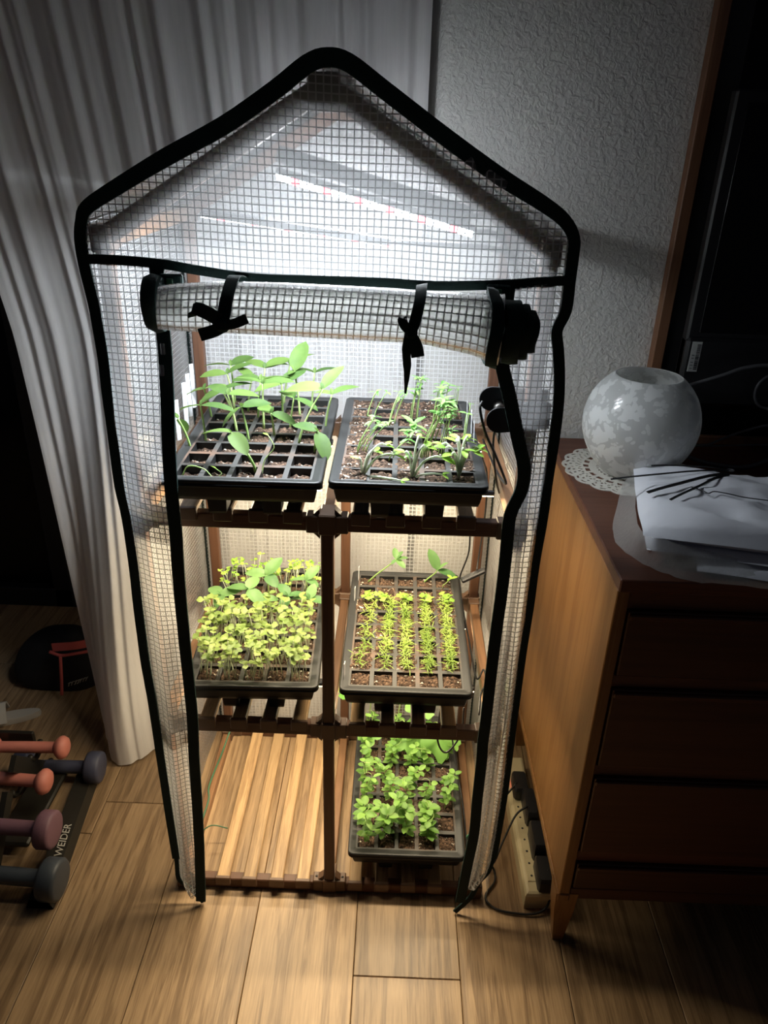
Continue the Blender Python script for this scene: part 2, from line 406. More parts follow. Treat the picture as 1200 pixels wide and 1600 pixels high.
def lerp(a, b, t): return a + (b - a) * t
def sstep(a, b, x):
    t = max(0.0, min(1.0, (x - a) / (b - a))); return t * t * (3 - 2 * t)
def poly_at(P, t):
    """point on a polyline by arc-length parameter 0..1"""
    P = [Vector(p) for p in P]; d = [0.0]
    for a, b in zip(P, P[1:]): d.append(d[-1] + (b - a).length)
    x = t * d[-1]
    for k in range(len(P) - 1):
        if x <= d[k + 1] or k == len(P) - 2:
            return P[k].lerp(P[k + 1], (x - d[k]) / max(1e-9, d[k + 1] - d[k]))
def smooth_line(P, n=4):
    """Catmull-Rom through P"""
    P = [Vector(p) for p in P]; Q = [P[0] * 2 - P[1]] + P + [P[-1] * 2 - P[-2]]; out = []
    for i in range(1, len(Q) - 2):
        for k in range(n):
            t = k / n; a, b, c, d = Q[i - 1], Q[i], Q[i + 1], Q[i + 2]
            out.append(0.5 * ((2 * b) + (c - a) * t + (2 * a - 5 * b + 4 * c - d) * t * t + (3 * b - a - 3 * c + d) * t ** 3))
    out.append(P[-1]); return out
ORD = ['first', 'second', 'third', 'fourth', 'fifth', 'sixth', 'seventh', 'eighth', 'ninth', 'tenth', 'eleventh', 'twelfth']

# ------------------------------------------------------------------ the room
rnd = random.Random(7)
WALL_Y = 0.50
mb = MB(); mb.box((-2.2, -1.9, -0.06), (2.0, 1.6, -0.012))
floor = link('floor', mb.mesh('floor', 'subfloor', False)); tag(floor, 'brown wood-look plank floor running towards the wall', 'floor', kind='structure')
PW = 0.2035
plank_meshes = {}
def plank(x0, y0, y1):
    L = round(y1 - y0, 3)
    if L not in plank_meshes:
        q = MB(); q.box((0.0006, 0.0006, -0.012), (PW - 0.0006, L - 0.0006, 0.0), bev=0.0012); plank_meshes[L] = q.mesh('plank', 'floor_wood', False)
    link('plank', plank_meshes[L], floor, (x0, y0, 0))
JOINT = {0: -0.186, -3: 0.205, -4: 0.113}
for k in range(-10, 9):
    x0 = 0.061 + k * PW
    j = JOINT.get(k, rnd.uniform(-0.62, -0.42))
    ys = [j + 1.22 * n for n in range(-2, 4)]
    for a, b in zip(ys, ys[1:]):
        a2, b2 = max(a, -1.9), min(b, 1.6)
        if b2 - a2 > 0.05: plank(x0, a2, b2)

# right of the curtain: textured wall with a rounded outer corner
mb = MB(); R = 0.028; X0 = 0.158
prof = [(2.0, WALL_Y)] + [(x, WALL_Y) for x in (1.2, 0.7, 0.4, 0.25)]
prof += [(X0 + R - R * sin(a), WALL_Y + R - R * cos(a)) for a in [k * pi / 2 / 10 for k in range(11)]]
prof += [(X0, 0.7), (X0, 1.1)]
mb.grid([[(x, y, z) for z in (0, 2.6)] for x, y in prof])
wall = link('wall_back', mb.mesh('wall_back', 'stucco_paint')); tag(wall, 'grey white textured wall with a rounded corner behind the dresser', 'wall', kind='structure')

# dark glazed door behind the curtain
wd = thing('window_1', 'dark night-time glass door behind the sheer curtain', 'window', (-0.9, 1.05, 0)); wd['kind'] = 'structure'
mb = MB(); mb.box((-2.2, 1.05, 0.0), (0.16, 1.06, 2.4)); part('pane', mb, 'window_dark', wd, smooth=False)
mb = MB()
for x in (-2.2, -1.0, 0.10): mb.box((x, 1.01, 0.0), (x + 0.06, 1.049, 2.4), bev=0.004)
mb.box((-2.2, 1.01, 0.0), (0.16, 1.049, 0.07), bev=0.004)
part('window_frame', mb, 'window_frame_dark', wd, smooth=False)

# brown casing and dark opening behind the television
wr = thing('window_2', 'dark window in brown wooden casing above the dresser', 'window', (0.95, 0.49, 0.85)); wr['kind'] = 'structure'
mb = MB(); mb.box((0.632, 0.472, 0.8475), (0.655, 0.4995, 2.3), bev=0.002); part('casing', mb, 'casing_wood', wr, smooth=False)
mb = MB(); mb.box((0.655, 0.478, 0.8475), (1.45, 0.4995, 0.866), bev=0.002); part('window_sill', mb, 'casing_wood', wr, smooth=False)
mb = MB(); mb.box((0.655, 0.480, 0.866), (0.70, 0.4995, 2.3), bev=0.002); part('window_frame', mb, 'window_frame_dark', wr, smooth=False)
mb = MB(); mb.box((0.70, 0.490, 0.866), (1.45, 0.4995, 2.3)); part('pane', mb, 'window_dark', wr, smooth=False)

# ------------------------------------------------------------------ sheer curtain
mb = MB(); nu, nv = 260, 60; P = []
crnd = random.Random(3)
folds = [(crnd.uniform(0.7, 1.3), crnd.uniform(0, 6.28)) for _ in range(8)]
for j in range(nv + 1):
    v = j / nv; z = 2.25 * v ** 0.9 + 0.006
    row = []
    xl = -0.659 - 0.085 * min(z, 1.02) / 1.02 - max(0, z - 1.02) * 0.16
    xr = lerp(0.05, 0.150, sstep(-0.2, 0.6, z))
    for i in range(nu + 1):
        u = i / nu
        uu = u + 0.012 * sin(9 * u + 2.2)
        x = lerp(xl, xr, uu)
        yb = 0.535 + 0.02 * sin(3 * u + z)
        low = 1 - sstep(0.0, 1.15, z)
        yb -= low * 0.20 * (1 - sstep(-0.60, -0.30, x)) * sstep(-0.67, -0.54, x)
        yb -= low * 0.05
        # deep folds, closer and shallower higher up where the heading spreads them
        w = 0.0
        for q, (a, ph) in enumerate(folds[:5]):
            w += a * sin((21 + 15.5 * q) * uu * pi + ph + 0.6 * sin(1.4 * z + q)) / (1.3 + 0.75 * q)
        amp = 0.0035 + 0.0080 * v
        x += 0.006 * cos(30 * uu + 1.3)
        y = yb + amp * w
        if x > -0.345: y = max(y, 0.492 + 0.3 * amp * w)
        row.append((x, y, z))
    P.append(row)
mb.grid(P)
ct = one('sheer_curtain', mb, 'sheer_curtain', 'sheer white floor-length curtain with long folds behind the mini greenhouse', 'curtain', (-0.3, 0.53, 0.0))

# ------------------------------------------------------------------ greenhouse frame
HW, DEP = 0.305, 0.45
Z1, Z2, Z0 = 0.868, 0.4396, 0.013
EAVE, PEAK = 1.292, 1.482
fr = thing('plant_shelf', 'brown wooden three-shelf frame standing inside the mesh cover', 'shelving', (0, 0.225, 0))
q = 0.0105
def post(x, y, z0, z1):
    m = MB(); m.box((-q, -q, 0), (q, q, z1 - z0), bev=0.0018)
    o = link('post', m.mesh('post', 'frame_wood', False), fr, (x, y - 0.225, z0)); return o
for x in (-HW, HW):
    for y in (0, DEP): post(x, y, 0, EAVE)
for y in (0, DEP): post(0, y, 0, Z1)
def beam(name, a, b, mat, w=0.0095, h=0.013):
    a = Vector(a); b = Vector(b); d = b - a; L = d.length
    m = MB(); ax = 0 if abs(d.x) > abs(d.y) else 1
    if ax == 0: m.box((0, -w, -h), (L, w, h), bev=0.0018)
    else: m.box((-w, 0, -h), (w, L, h), bev=0.0018)
    o = link(name, m.mesh(name, mat, False), fr, tuple(a - Vector((0, 0.225, 0))))
    if ax == 0 and abs(d.z) > 1e-4: o.rotation_euler = (0, -atan2(d.z, d.x), 0)
    return o
for z in (Z0, Z1, Z2):
    for y in (0, DEP):
        for s in (-1, 1):
            a, b = sorted((s * q, s * (HW - q)))
            beam('rail', (a, y, z), (b, y, z), 'frame_wood_x')
    for x in (-HW, 0, HW):
        beam('rail', (x, q, z), (x, DEP - q, z), 'frame_wood_y')
for y in (0, DEP):
    beam('rafter', (-HW, y, EAVE), (0, y, PEAK), 'frame_wood_x')
    beam('rafter', (0, y, PEAK), (HW, y, EAVE), 'frame_wood_x')
for x, z in ((-HW, EAVE), (HW, EAVE), (0, PEAK)):
    beam('rail', (x, q, z), (x, DEP - q, z), 'frame_wood_y')
# slats: four to a bay, their capped ends resting on the front and back rails
SLX = [-0.2216, -0.1652, -0.109, -0.0535, 0.0535, 0.109, 0.1652, 0.2216]
for z in (Z0, Z1, Z2):
    for i, x in enumerate(SLX):
        m = MB(); m.box((-0.0135, -0.016, 0), (0.0135, DEP + 0.016, 0.011), bev=0.002)
        key = 'slat'
        if 'slat_mesh' not in globals(): slat_mesh = m.mesh('slat', 'slat_wood', False)
        sl = link(key, slat_mesh, fr, (x + rnd.uniform(-.0015, .0015), -0.225, z + 0.013), (0, 0, rnd.uniform(-.004, .004)))
        if 'cap_mesh' not in globals():
            c = MB(); c.box((-0.0155, -0.0185, -0.010), (0.0155, -0.010, 0.0125), bev=0.0015); cap_mesh = c.mesh('end_cap', 'joint_plastic', False)
        link('end_cap', cap_mesh, sl)
# joint blocks with triangular gussets
def joint(x, y, z, dirs):
    m = MB(); m.box((-0.0145, -0.0145, -0.018), (0.0145, 0.0145, 0.018), bev=0.002)
    for dx, dy in dirs:
        if dx:
            m.box(*sorted3((dx * 0.012, -0.0125, -0.0155), (dx * 0.034, 0.0125, 0.0155)), bev=0.0018)
            for s in (-1, 1):
                if z + s * 0.03 < 0.0: continue
                vs = [(dx * 0.012, e * 0.008, s * 0.015) for e in (-1, 1)] + [(dx * 0.024, e * 0.008, s * 0.015) for e in (-1, 1)] + [(dx * 0.012, e * 0.008, s * 0.027) for e in (-1, 1)]
                m.add(vs, [(0, 2, 4), (1, 5, 3), (2, 3, 5, 4), (0, 1, 3, 2), (0, 4, 5, 1)])
        if dy:
            lo, hi = sorted3((-0.0125, dy * 0.012, -0.016), (0.0125, dy * 0.034, 0.016)); m.box(lo, hi, bev=0.0018)
            vs = [(s2 * 0.012, dy * 0.014, 0.0165) for s2 in (-1, 1)]
    o = link('joint', m.mesh('joint', 'joint_plastic', False), fr, (x, y - 0.225, z))
    if z < 0.1 and y < 0.1:
        for dx, dy in dirs:
            if dx:
                sc = MB(); sc.lathe([(0.0, 0.0012), (0.0022, 0.001), (0.0026, 0.0)], 8, 0, (dx * 0.027, 0, 0.0161))
                link('screw', sc.mesh('screw', 'screw_metal'), o)
def sorted3(a, b): return tuple(min(p, r) for p, r in zip(a, b)), tuple(max(p, r) for p, r in zip(a, b))
for z in (Z0 + 0.005, Z1, Z2):
    for y, dy in ((0, 1), (DEP, -1)):
        for x in (-HW, 0, HW):
            joint(x, y, z, [(d, 0) for d in ((1,) if x < 0 else (-1,) if x > 0 else (-1, 1))] + [(0, dy)])
for y, dy in ((0, 1), (DEP, -1)):
    for x in (-HW, HW): joint(x, y, EAVE, [(0, dy)])
    m = MB(); m.box((-0.02, -0.0135, -0.03), (0.02, 0.0135, 0.014), bev=0.003); link('joint', m.mesh('joint', 'joint_plastic', False), fr, (0, y - 0.225, PEAK))

# ------------------------------------------------------------------ mesh cover
LEFT_EDGE = [(-0.323, -0.022, 1.315), (-0.328, -0.022, 1.293), (-0.327, -0.023, 1.262), (-0.322, -0.023, 1.211), (-0.32, -0.024, 1.185), (-0.318, -0.024, 1.131), (-0.319, -0.025, 1.074), (-0.319, -0.025, 1.004), (-0.319, -0.026, 0.93), (-0.315, -0.026, 0.875), (-0.314, -0.027, 0.782), (-0.316, -0.027, 0.708), (-0.316, -0.028, 0.589), (-0.313, -0.028, 0.504), (-0.312, -0.029, 0.414), (-0.311, -0.029, 0.319), (-0.310, -0.029, 0.235), (-0.307, -0.03, 0.11)]
RIGHT_EDGE = [(0.33, -0.022, 1.313), (0.332, -0.022, 1.291), (0.332, -0.023, 1.258), (0.332, -0.023, 1.219), (0.323, -0.024, 1.192), (0.328, -0.024, 1.166), (0.335, -0.025, 1.125), (0.339, -0.025, 1.078), (0.339, -0.026, 1.018), (0.338, -0.026, 0.966), (0.338, -0.026, 0.901), (0.335, -0.027, 0.821), (0.335, -0.027, 0.736), (0.333, -0.028, 0.645), (0.333, -0.028, 0.549), (0.333, -0.029, 0.446), (0.334, -0.029, 0.336), (0.332, -0.03, 0.235), (0.329, -0.03, 0.146)]
LEFT_RAKE = [(-0.323, -0.022, 1.315), (-0.314, -0.022, 1.331), (-0.282, -0.022, 1.351), (-0.202, -0.022, 1.395), (-0.126, -0.022, 1.433), (-0.06, -0.022, 1.474), (-0.02, -0.022, 1.502), (0.005, -0.022, 1.51)]
RIGHT_RAKE = [(0.005, -0.022, 1.51), (0.031, -0.022, 1.505), (0.074, -0.022, 1.478), (0.148, -0.022, 1.431), (0.225, -0.022, 1.385), (0.286, -0.022, 1.353), (0.315, -0.022, 1.334), (0.33, -0.022, 1.313)]
EAVE_SEAM = [(-0.327, -0.024, 1.267), (-0.284, -0.024, 1.267), (-0.223, -0.024, 1.264), (-0.163, -0.024, 1.256), (-0.094, -0.024, 1.249), (-0.006, -0.024, 1.249), (0.081, -0.024, 1.249), (0.151, -0.024, 1.247), (0.237, -0.024, 1.251), (0.289, -0.024, 1.256), (0.337, -0.024, 1.26)]
LEFT_ZIP = [(-0.227, -0.026, 1.259), (-0.227, -0.028, 1.215), (-0.226, -0.029, 1.153), (-0.225, -0.044, 1.084), (-0.2247, -0.062, 1.0115), (-0.2277, -0.062, 0.929), (-0.2283, -0.060, 0.862), (-0.233, -0.054, 0.790), (-0.239, -0.04, 0.681), (-0.239, -0.041, 0.575), (-0.239, -0.043, 0.491), (-0.243, -0.045, 0.402), (-0.246, -0.047, 0.291), (-0.251, -0.048, 0.172), (-0.260, -0.05, 0.012)]
RIGHT_ZIP = [(0.249, -0.026, 1.247), (0.248, -0.027, 1.204), (0.249, -0.029, 1.151), (0.266, -0.03, 1.096), (0.283, -0.031, 1.038), (0.298, -0.033, 0.989), (0.298, -0.034, 0.952), (0.285, -0.035, 0.909), (0.285, -0.037, 0.848), (0.285, -0.038, 0.777), (0.283, -0.039, 0.691), (0.282, -0.041, 0.599), (0.282, -0.042, 0.515), (0.281, -0.043, 0.457), (0.282, -0.045, 0.412), (0.282, -0.046, 0.318), (0.283, -0.047, 0.235), (0.277, -0.049, 0.147), (0.270, -0.05, 0.04)]
LEFT_HEM = [(-0.307, -0.03, 0.11), (-0.306, -0.035, 0.056), (-0.287, -0.04, 0.038), (-0.270, -0.045, 0.020), (-0.256, -0.05, 0.006)]
RIGHT_HEM = [(0.329, -0.03, 0.146), (0.322, -0.035, 0.111), (0.305, -0.04, 0.086), (0.291, -0.045, 0.046), (0.262, -0.05, 0.006)]
BACK_Y = 0.474
cv = thing('greenhouse_cover', 'clear mesh-reinforced greenhouse cover with dark green edging and rolled-up door', 'cover', (0, 0.225, 0))

def by_x(P, x):
    for a, b in zip(P, P[1:]):
        if a[0] <= x <= b[0]: return lerp(a[2], b[2], (x - a[0]) / max(1e-9, b[0] - a[0]))
    return P[0][2] if x < P[0][0] else P[-1][2]
def by_z(P, z):
    for a, b in zip(P, P[1:]):
        if b[2] <= z <= a[2]: return lerp(a[0], b[0], (a[2] - z) / max(1e-9, a[2] - b[2]))
    return P[0][0] if z > P[0][2] else P[-1][0]
def wav(x, y, z, s=6.0, a=0.004):
    return a * noise.noise(Vector((x * s, y * s, z * s * 0.5)))
# back
mb = MB(); P = []; U = []
for j in range(41):
    r = []; u = []
    for i in range(33):
        x = lerp(-0.332, 0.332, i / 32); zt = 1.51 - abs(x) / 0.332 * 0.197; z = 0.01 + (zt - 0.01) * j / 40
        r.append((x, BACK_Y + wav(x, 3.1, z, 7, 0.006), z)); u.append((x + wav(x, 8, z, 9, .003), z + wav(x, 5, z, 9, .003)))
    P.append(r); U.append(u)
mb.grid(P, uv=U); part('back_panel', mb, 'film', cv)
# sides
for s, E in ((-1, LEFT_EDGE), (1, RIGHT_EDGE)):
    mb = MB(); P = []; U = []
    for j in range(61):
        z = lerp(0.02, 1.313, j / 60); r = []; u = []
        for i in range(25):
            t = i / 24; y = lerp(-0.024, BACK_Y, t); xf = by_z(E, z)
            x = lerp(xf, s * 0.332, sstep(0, 0.6, t)) + s * (wav(1 * s, y, z, 8, 0.009) + 0.006) * sin(pi * t)
            if s * x < 0.3195 and t > 0.0: x = s * 0.3195
            r.append((x, y, z)); u.append((y + wav(s, y, z, 9, 0.004), z + wav(y, s, z, 9, 0.004)))
        P.append(r); U.append(u)
    mb.grid(P, uv=U); part('side_panel', mb, 'film', cv)
# roof
for s, K in ((-1, LEFT_RAKE), (1, RIGHT_RAKE)):
    mb = MB(); P = []; U = []
    for j in range(21):
        p = poly_at(K, j / 20); r = []; u = []
        for i in range(17):
            t = i / 16; y = lerp(-0.022, BACK_Y, t)
            zb = 1.51 - abs(p.x) / 0.332 * 0.197
            r.append((p.x, y, lerp(p.z, zb, sstep(0, 0.3, t)) + 0.004 * sin(pi * t) * noise.noise(Vector((p.x * 9, y * 9, s))))); u.append((y, j / 20 * 0.385))
        P.append(r); U.append(u)
    mb.grid(P, uv=U); part('roof_panel', mb, 'film', cv)
# front gable
RK = LEFT_RAKE + RIGHT_RAKE[1:]
mb = MB(); P = []; U = []
for i in range(61):
    x = lerp(-0.325, 0.331, i / 60); zb = by_x(EAVE_SEAM, x); zt = max(by_x(RK, x), zb + 0.002); r = []; u = []
    for j in range(15):
        z = lerp(zb, zt, j / 14); r.append((x, -0.0235 + wav(x, 1, z, 8, 0.003), z)); u.append((x + wav(x, 2, z, 8, 0.002), z + 0.006 * sin(5 * x) + wav(x, 7, z, 8, 0.003)))
    P.append(r); U.append(u)
mb.grid(P, uv=U); part('gable_panel', mb, 'film', cv)
# flaps on both sides of the open door
def flap(E, ZP, HEM, seed, amp):
    O = E[2:] + HEM[1:]
    m = MB(); P = []; U = []; n = 80
    for j in range(n + 1):
        t = j / n; a = poly_at(O if HEM is None else E[2:] + HEM[1:3], t); b = poly_at(ZP, t)
        r = []; u = []
        for i in range(11):
            k = i / 10; p = a.lerp(b, k)
            w = sin(pi * k) * amp * sstep(0.15, 0.8, t) * (sin(2 * pi * k * 1.2 + seed + 1.5 * t) + 0.4 * noise.noise(Vector((k * 3, t * 6, seed))))
            p.y += w - 0.004 * sin(pi * k); r.append(tuple(p))
            u.append((p.x + 0.35 * w, p.z + 0.25 * w))
        P.append(r); U.append(u)
    m.grid(P, uv=U); return m
part('door_flap', flap(LEFT_EDGE, LEFT_ZIP, LEFT_HEM, 0.3, 0.014), 'film', cv)
part('door_flap', flap(RIGHT_EDGE, RIGHT_ZIP, RIGHT_HEM, 2.1, 0.014), 'film', cv)
# edging tape
def tape(P, w, name, th=0.004, dy=0.0):
    L = smooth_line(P, 4); m = MB(); n = len(L); sd = []
    for i in range(n):
        t = (L[min(i + 1, n - 1)] - L[max(i - 1, 0)]).normalized(); sd.append(Vector((t.z, 0, -t.x)))
    L = [Vector((p.x, p.y + dy + 0.0012 * noise.noise(p * 30), p.z)) for p in L]
    m.ribbon(L, w, sd, th); return part(name, m, 'binding', cv, smooth=True, sharp=40)
OUT = list(reversed(LEFT_EDGE)) + LEFT_RAKE[1:] + RIGHT_RAKE[1:] + RIGHT_EDGE[1:]
NL = 4 * (len(LEFT_EDGE) - 1); NR = 4 * (len(RIGHT_EDGE) - 1); NM = 4 * (len(OUT) - 1) + 1 - NL - NR
tape(OUT, [0.0155] * NL + [0.0155 + 0.0055 * min(1, k / 12, (NM - 1 - k) / 12) for k in range(NM)] + [0.0155] * NR, 'edge_tape', 0.006)
tape(EAVE_SEAM, 0.0125, 'eave_tape', 0.004, -0.002)
tape(LEFT_ZIP, 0.0195, 'zip_tape', 0.004, -0.002)
tape(RIGHT_ZIP, 0.0195, 'zip_tape', 0.004, -0.002)
tape(LEFT_HEM, 0.009, 'hem_tape', 0.003)
tape(RIGHT_HEM, 0.010, 'hem_tape', 0.003)
BK = [(-0.332, BACK_Y, 0.02), (-0.332, BACK_Y, 0.65), (-0.332, BACK_Y, 1.313), (-0.166, BACK_Y, 1.4115), (0, BACK_Y, 1.51), (0.166, BACK_Y, 1.4115), (0.332, BACK_Y, 1.313), (0.332, BACK_Y, 0.65), (0.332, BACK_Y, 0.02)]
m = MB(); m.ribbon(BK, 0.014, (0, 1, 0), 0.003); part('edge_tape', m, 'binding', cv, smooth=False)
# rolled-up door: spiral of film, fatter towards the free end
AX = [(-0.216, 1.214, 0.030), (-0.19, 1.215, 0.033), (-0.134, 1.217, 0.036), (-0.047, 1.216, 0.037), (0.048, 1.215, 0.037), (0.134, 1.212, 0.036), (0.204, 1.205, 0.043), (0.235, 1.199, 0.050)]
def ax(x, k):
    for a, b in zip(AX, AX[1:]):
        if a[0] <= x <= b[0]: return lerp(a[k], b[k], (x - a[0]) / (b[0] - a[0]))
    return AX[0][k] if x < AX[0][0] else AX[-1][k]
ROLL_Y = -0.074
mb = MB(); P = []; U = []; turns = 1.55; nt_ = 48
for i in range(61):
    x = lerp(-0.214, 0.238, i / 60); r0 = ax(x, 2); zc = ax(x, 1); r = []; u = []
    for j in range(nt_ + 1):
        t = j / nt_; a = t * turns * 2 * pi + 0.6
        rr = r0 * (0.80 + 0.20 * t) * (1 + 0.04 * noise.noise(Vector((x * 7, cos(a) * 1.2, sin(a) * 1.2))))
        r.append((x + 0.004 * sin(a + 5 * x), ROLL_Y + rr * cos(a), zc + rr * sin(a) * (1.02 - 0.06 * (sin(a) < 0))))
        u.append((x, 0.033 * a))
    P.append(r); U.append(u)
mb.grid(P, uv=U); part('rolled_door', mb, 'film_roll', cv)
m = MB()     # zip tape wound in with the roll at both ends
for x0, x1, r in ((0.2185, 0.234, 0.0505), (0.240, 0.262, 0.041), (0.262, 0.274, 0.035), (0.274, 0.284, 0.027)):
    P = []
    for x, k in ((x0, 0.2), (x0, 1), (lerp(x0, x1, .5), 1.02), (x1, 1), (x1, 0.2)):
        P.append([(x + 0.002 * sin(3 * a), ROLL_Y + r * k * cos(a) * (1 + 0.05 * sin(4 * a + x * 200)), ax(x, 1) + r * k * sin(a) * (1 + 0.05 * sin(5 * a + x * 90))) for a in [2 * pi * q_ / 28 for q_ in range(28)]])
    m.grid(P, cv=True)
part('rolled_zip_tape', m, 'binding', cv, sharp=50)
m = MB()
for x0, x1, r in ((-0.236, -0.216, 0.034), (-0.215, -0.195, 0.0225)):
    P = []
    for x, k in ((x0, 0.1), (x0, 0.9), (lerp(x0, x1, .5), 1.02), (x1, 0.95), (x1, 0.1)):
        P.append([(x, ROLL_Y + 0.02 + r * k * cos(a) * (1 + 0.07 * sin(3 * a)), 1.216 + r * k * sin(a) * (1.15 + 0.06 * sin(4 * a))) for a in [2 * pi * q_ / 24 for q_ in range(24)]])
    m.grid(P, cv=True)
part('rolled_zip_tape', m, 'binding', cv, sharp=50)
# buckle tabs at the eave tape
for x, s in ((-0.208, 1), (0.236, -1)):
    m = MB(); m.box((x - 0.016, -0.036, 1.229), (x + 0.016, -0.027, 1.252), bev=0.002); tb = part('buckle_tab', m, 'binding', cv, smooth=False)
    m = MB(); m.box((x - 0.005, -0.0385, 1.236), (x + 0.004, -0.0355, 1.247), bev=0.001); part('buckle', m, 'buckle_green', tb, smooth=False)
for x, y, z in ((-0.2275, -0.036, 1.150), (-0.2305, -0.040, 1.120)):
    m = MB(); m.box((x - .003, y - .002, z - .008), (x + .003, y + .002, z + .008), bev=.001); part('zip_pull', m, 'zip_metal', cv, smooth=False)
# ribbon ties
def rib(path, w, side, parent, name='ribbon'):
    m = MB(); m.ribbon(smooth_line(path, 5), w, side, 0.0014); return part(name, m, 'binding', parent, sharp=40)
f = ROLL_Y - 0.041
t1 = rib([(-0.112, -0.028, 1.250), (-0.114, -0.07, 1.257), (-0.116, f + 0.010, 1.240), (-0.119, f, 1.222), (-0.122, f - 0.002, 1.205)], 0.0165, (1, 0, 0), cv, 'tie')
rib([(-0.120, f - 0.003, 1.206), (-0.134, f - 0.007, 1.217), (-0.152, f - 0.006, 1.224), (-0.160, f - 0.003, 1.214)], 0.0175, (0.6, 0, 0.8), t1, 'bow_loop')
rib([(-0.120, f - 0.004, 1.204), (-0.134, f - 0.006, 1.197), (-0.152, f - 0.004, 1.191)], 0.016, (0.2, 0, 1), t1, 'bow_loop')
rib([(-0.124, f - 0.005, 1.205), (-0.108, f - 0.006, 1.207), (-0.090, f - 0.004, 1.214)], 0.0125, (-0.3, 0, 1), t1, 'bow_loop')
m = MB(); m.box((-0.131, f - 0.010, 1.196), (-0.113, f + 0.001, 1.213), bev=0.004); part('knot', m, 'binding', t1, smooth=False)
t2 = rib([(0.133, -0.028, 1.248), (0.131, -0.07, 1.253), (0.128, f + 0.010, 1.238), (0.123, f, 1.216), (0.119, f, 1.203)], [0.0145] * 21, (1, 0, 0.2), cv, 'tie')
rib([(0.120, f - 0.003, 1.203), (0.111, f - 0.006, 1.211), (0.107, f - 0.004, 1.219), (0.111, f - 0.002, 1.221)], 0.012, (0.9, 0, 0.4), t2, 'bow_loop')
rib([(0.119, f - 0.003, 1.203), (0.125, f - 0.005, 1.190), (0.129, f - 0.003, 1.172)], [0.008, 0.010, 0.012, 0.013, 0.014, 0.015, 0.016, 0.017, 0.017, 0.017, 0.017], (1, 0, 0.25), t2, 'ribbon_tail')
rib([(0.117, f - 0.003, 1.203), (0.114, f - 0.001, 1.180), (0.116, f + 0.006, 1.152), (0.115, f + 0.012, 1.118)], [0.012] * 6 + [0.011] * 4 + [0.009, 0.008, 0.007, 0.005, 0.004, 0.003], (1, 0, 0), t2, 'ribbon_tail')
m = MB(); m.box((0.111, f - 0.009, 1.195), (0.127, f + 0.001, 1.211), bev=0.004); part('knot', m, 'binding', t2, smooth=False)

# ------------------------------------------------------------------ seed trays
TW, TD, TH = 0.242, 0.425, 0.066
CX, CY = 0.0425, 0.0495
OW, OD = 0.0345, 0.0405
def rrect(w, d, r, n=5):
    out = []
    for sx, sy, a0 in ((1, 1, 0), (-1, 1, pi / 2), (-1, -1, pi), (1, -1, 1.5 * pi)):
        for k in range(n + 1):
            a = a0 + pi / 2 * k / n; out.append((sx * (w / 2 - r) + r * cos(a), sy * (d / 2 - r) + r * sin(a)))
    return out
def loops(prof, r=0.012):
    m = MB(); m.grid([[(x, y, z) for x, y in rrect(TW - 2 * i, TD - 2 * i, max(0.003, r - i))] for i, z in prof], cv=True); return m
rim_mesh = loops([(0.0165, TH - 0.001), (0.006, TH + 0.0005), (0.002, TH + 0.0012), (-0.0005, TH), (-0.001, TH - 0.004), (0.0022, TH - 0.0055), (0.0005, TH - 0.0065), (-0.001, TH - 0.010), (0.0008, TH - 0.0115), (0.006, TH - 0.0115)])
rim_mesh = rim_mesh.mesh('rim', 'tray_plastic')
wall_mb = loops([(0.006, TH - 0.0115), (0.010, TH - 0.030), (0.012, TH - 0.037), (0.017, TH - 0.038)])
wall_mesh = wall_mb.mesh('tray_wall', 'tray_plastic')
m = MB()
xs = [-TW / 2 + 0.010]; ys = [-TD / 2 + 0.010]
for i in range(5): c = (i - 2) * CX; xs += [c - OW / 2, c + OW / 2]
for j in range(8): c = (j - 3.5) * CY; ys += [c - OD / 2, c + OD / 2]
xs.append(TW / 2 - 0.010); ys.append(TD / 2 - 0.010)
for i in range(len(xs) - 1):
    for j in range(len(ys) - 1):
        if i % 2 == 1 and j % 2 == 1: continue
        m.add([(xs[i], ys[j], TH - 0.0008), (xs[i + 1], ys[j], TH - 0.0008), (xs[i + 1], ys[j + 1], TH - 0.0008), (xs[i], ys[j + 1], TH - 0.0008)], [(0, 1, 2, 3)])
top_mesh = m.mesh('divider_grid', 'divider_plastic', False)
cell_meshes = []
for prof in (((1.0, TH - 0.0008), (0.95, TH - 0.02), (0.84, 0.030), (0.76, 0.027)), ((1.0, TH - 0.0008), (0.95, TH - 0.02), (0.80, 0.004), (0.72, 0.0))):
    m = MB(); P = []      # shallow pockets, and the deeper ones of every second column that carry the tray
    for k, z in prof:
        P.append([(sx * OW / 2 * k, sy * OD / 2 * k, z) for sx, sy in ((-1, -1), (1, -1), (1, 1), (-1, 1))])
    m.grid(P, cv=True); o_ = len(m.v) - 4; m.f.append((o_, o_ + 1, o_ + 2, o_ + 3)); m.m.append(0); m.uv.append(None)
    cell_meshes.append(m.mesh('cell', 'tray_plastic', False))
def soil_mesh(seed, k, z):
    m = MB(); n = 7; P = []
    for i in range(n + 1):
        r = []
        for j in range(n + 1):
            u, v = i / n * 2 - 1, j / n * 2 - 1
            edge = max(abs(u), abs(v))
            h = 0.0045 * noise.noise(Vector((u * 2.2, v * 2.2, seed * 3.7))) + 0.003 * noise.noise(Vector((u * 5, v * 5, seed * 1.3))) - 0.003 * edge ** 4
            r.append((u * OW / 2 * k, v * OD / 2 * k, z + h))
        P.append(r)
    m.grid(P); return m.mesh('soil_plug', 'soil')
SOIL = {}
for nm, k, z in (('low', 0.97, TH - 0.0105), ('mid', 1.0, TH - 0.0045), ('full', 1.22, TH + 0.001)):
    SOIL[nm] = [soil_mesh(s, k, z) for s in range(5)]

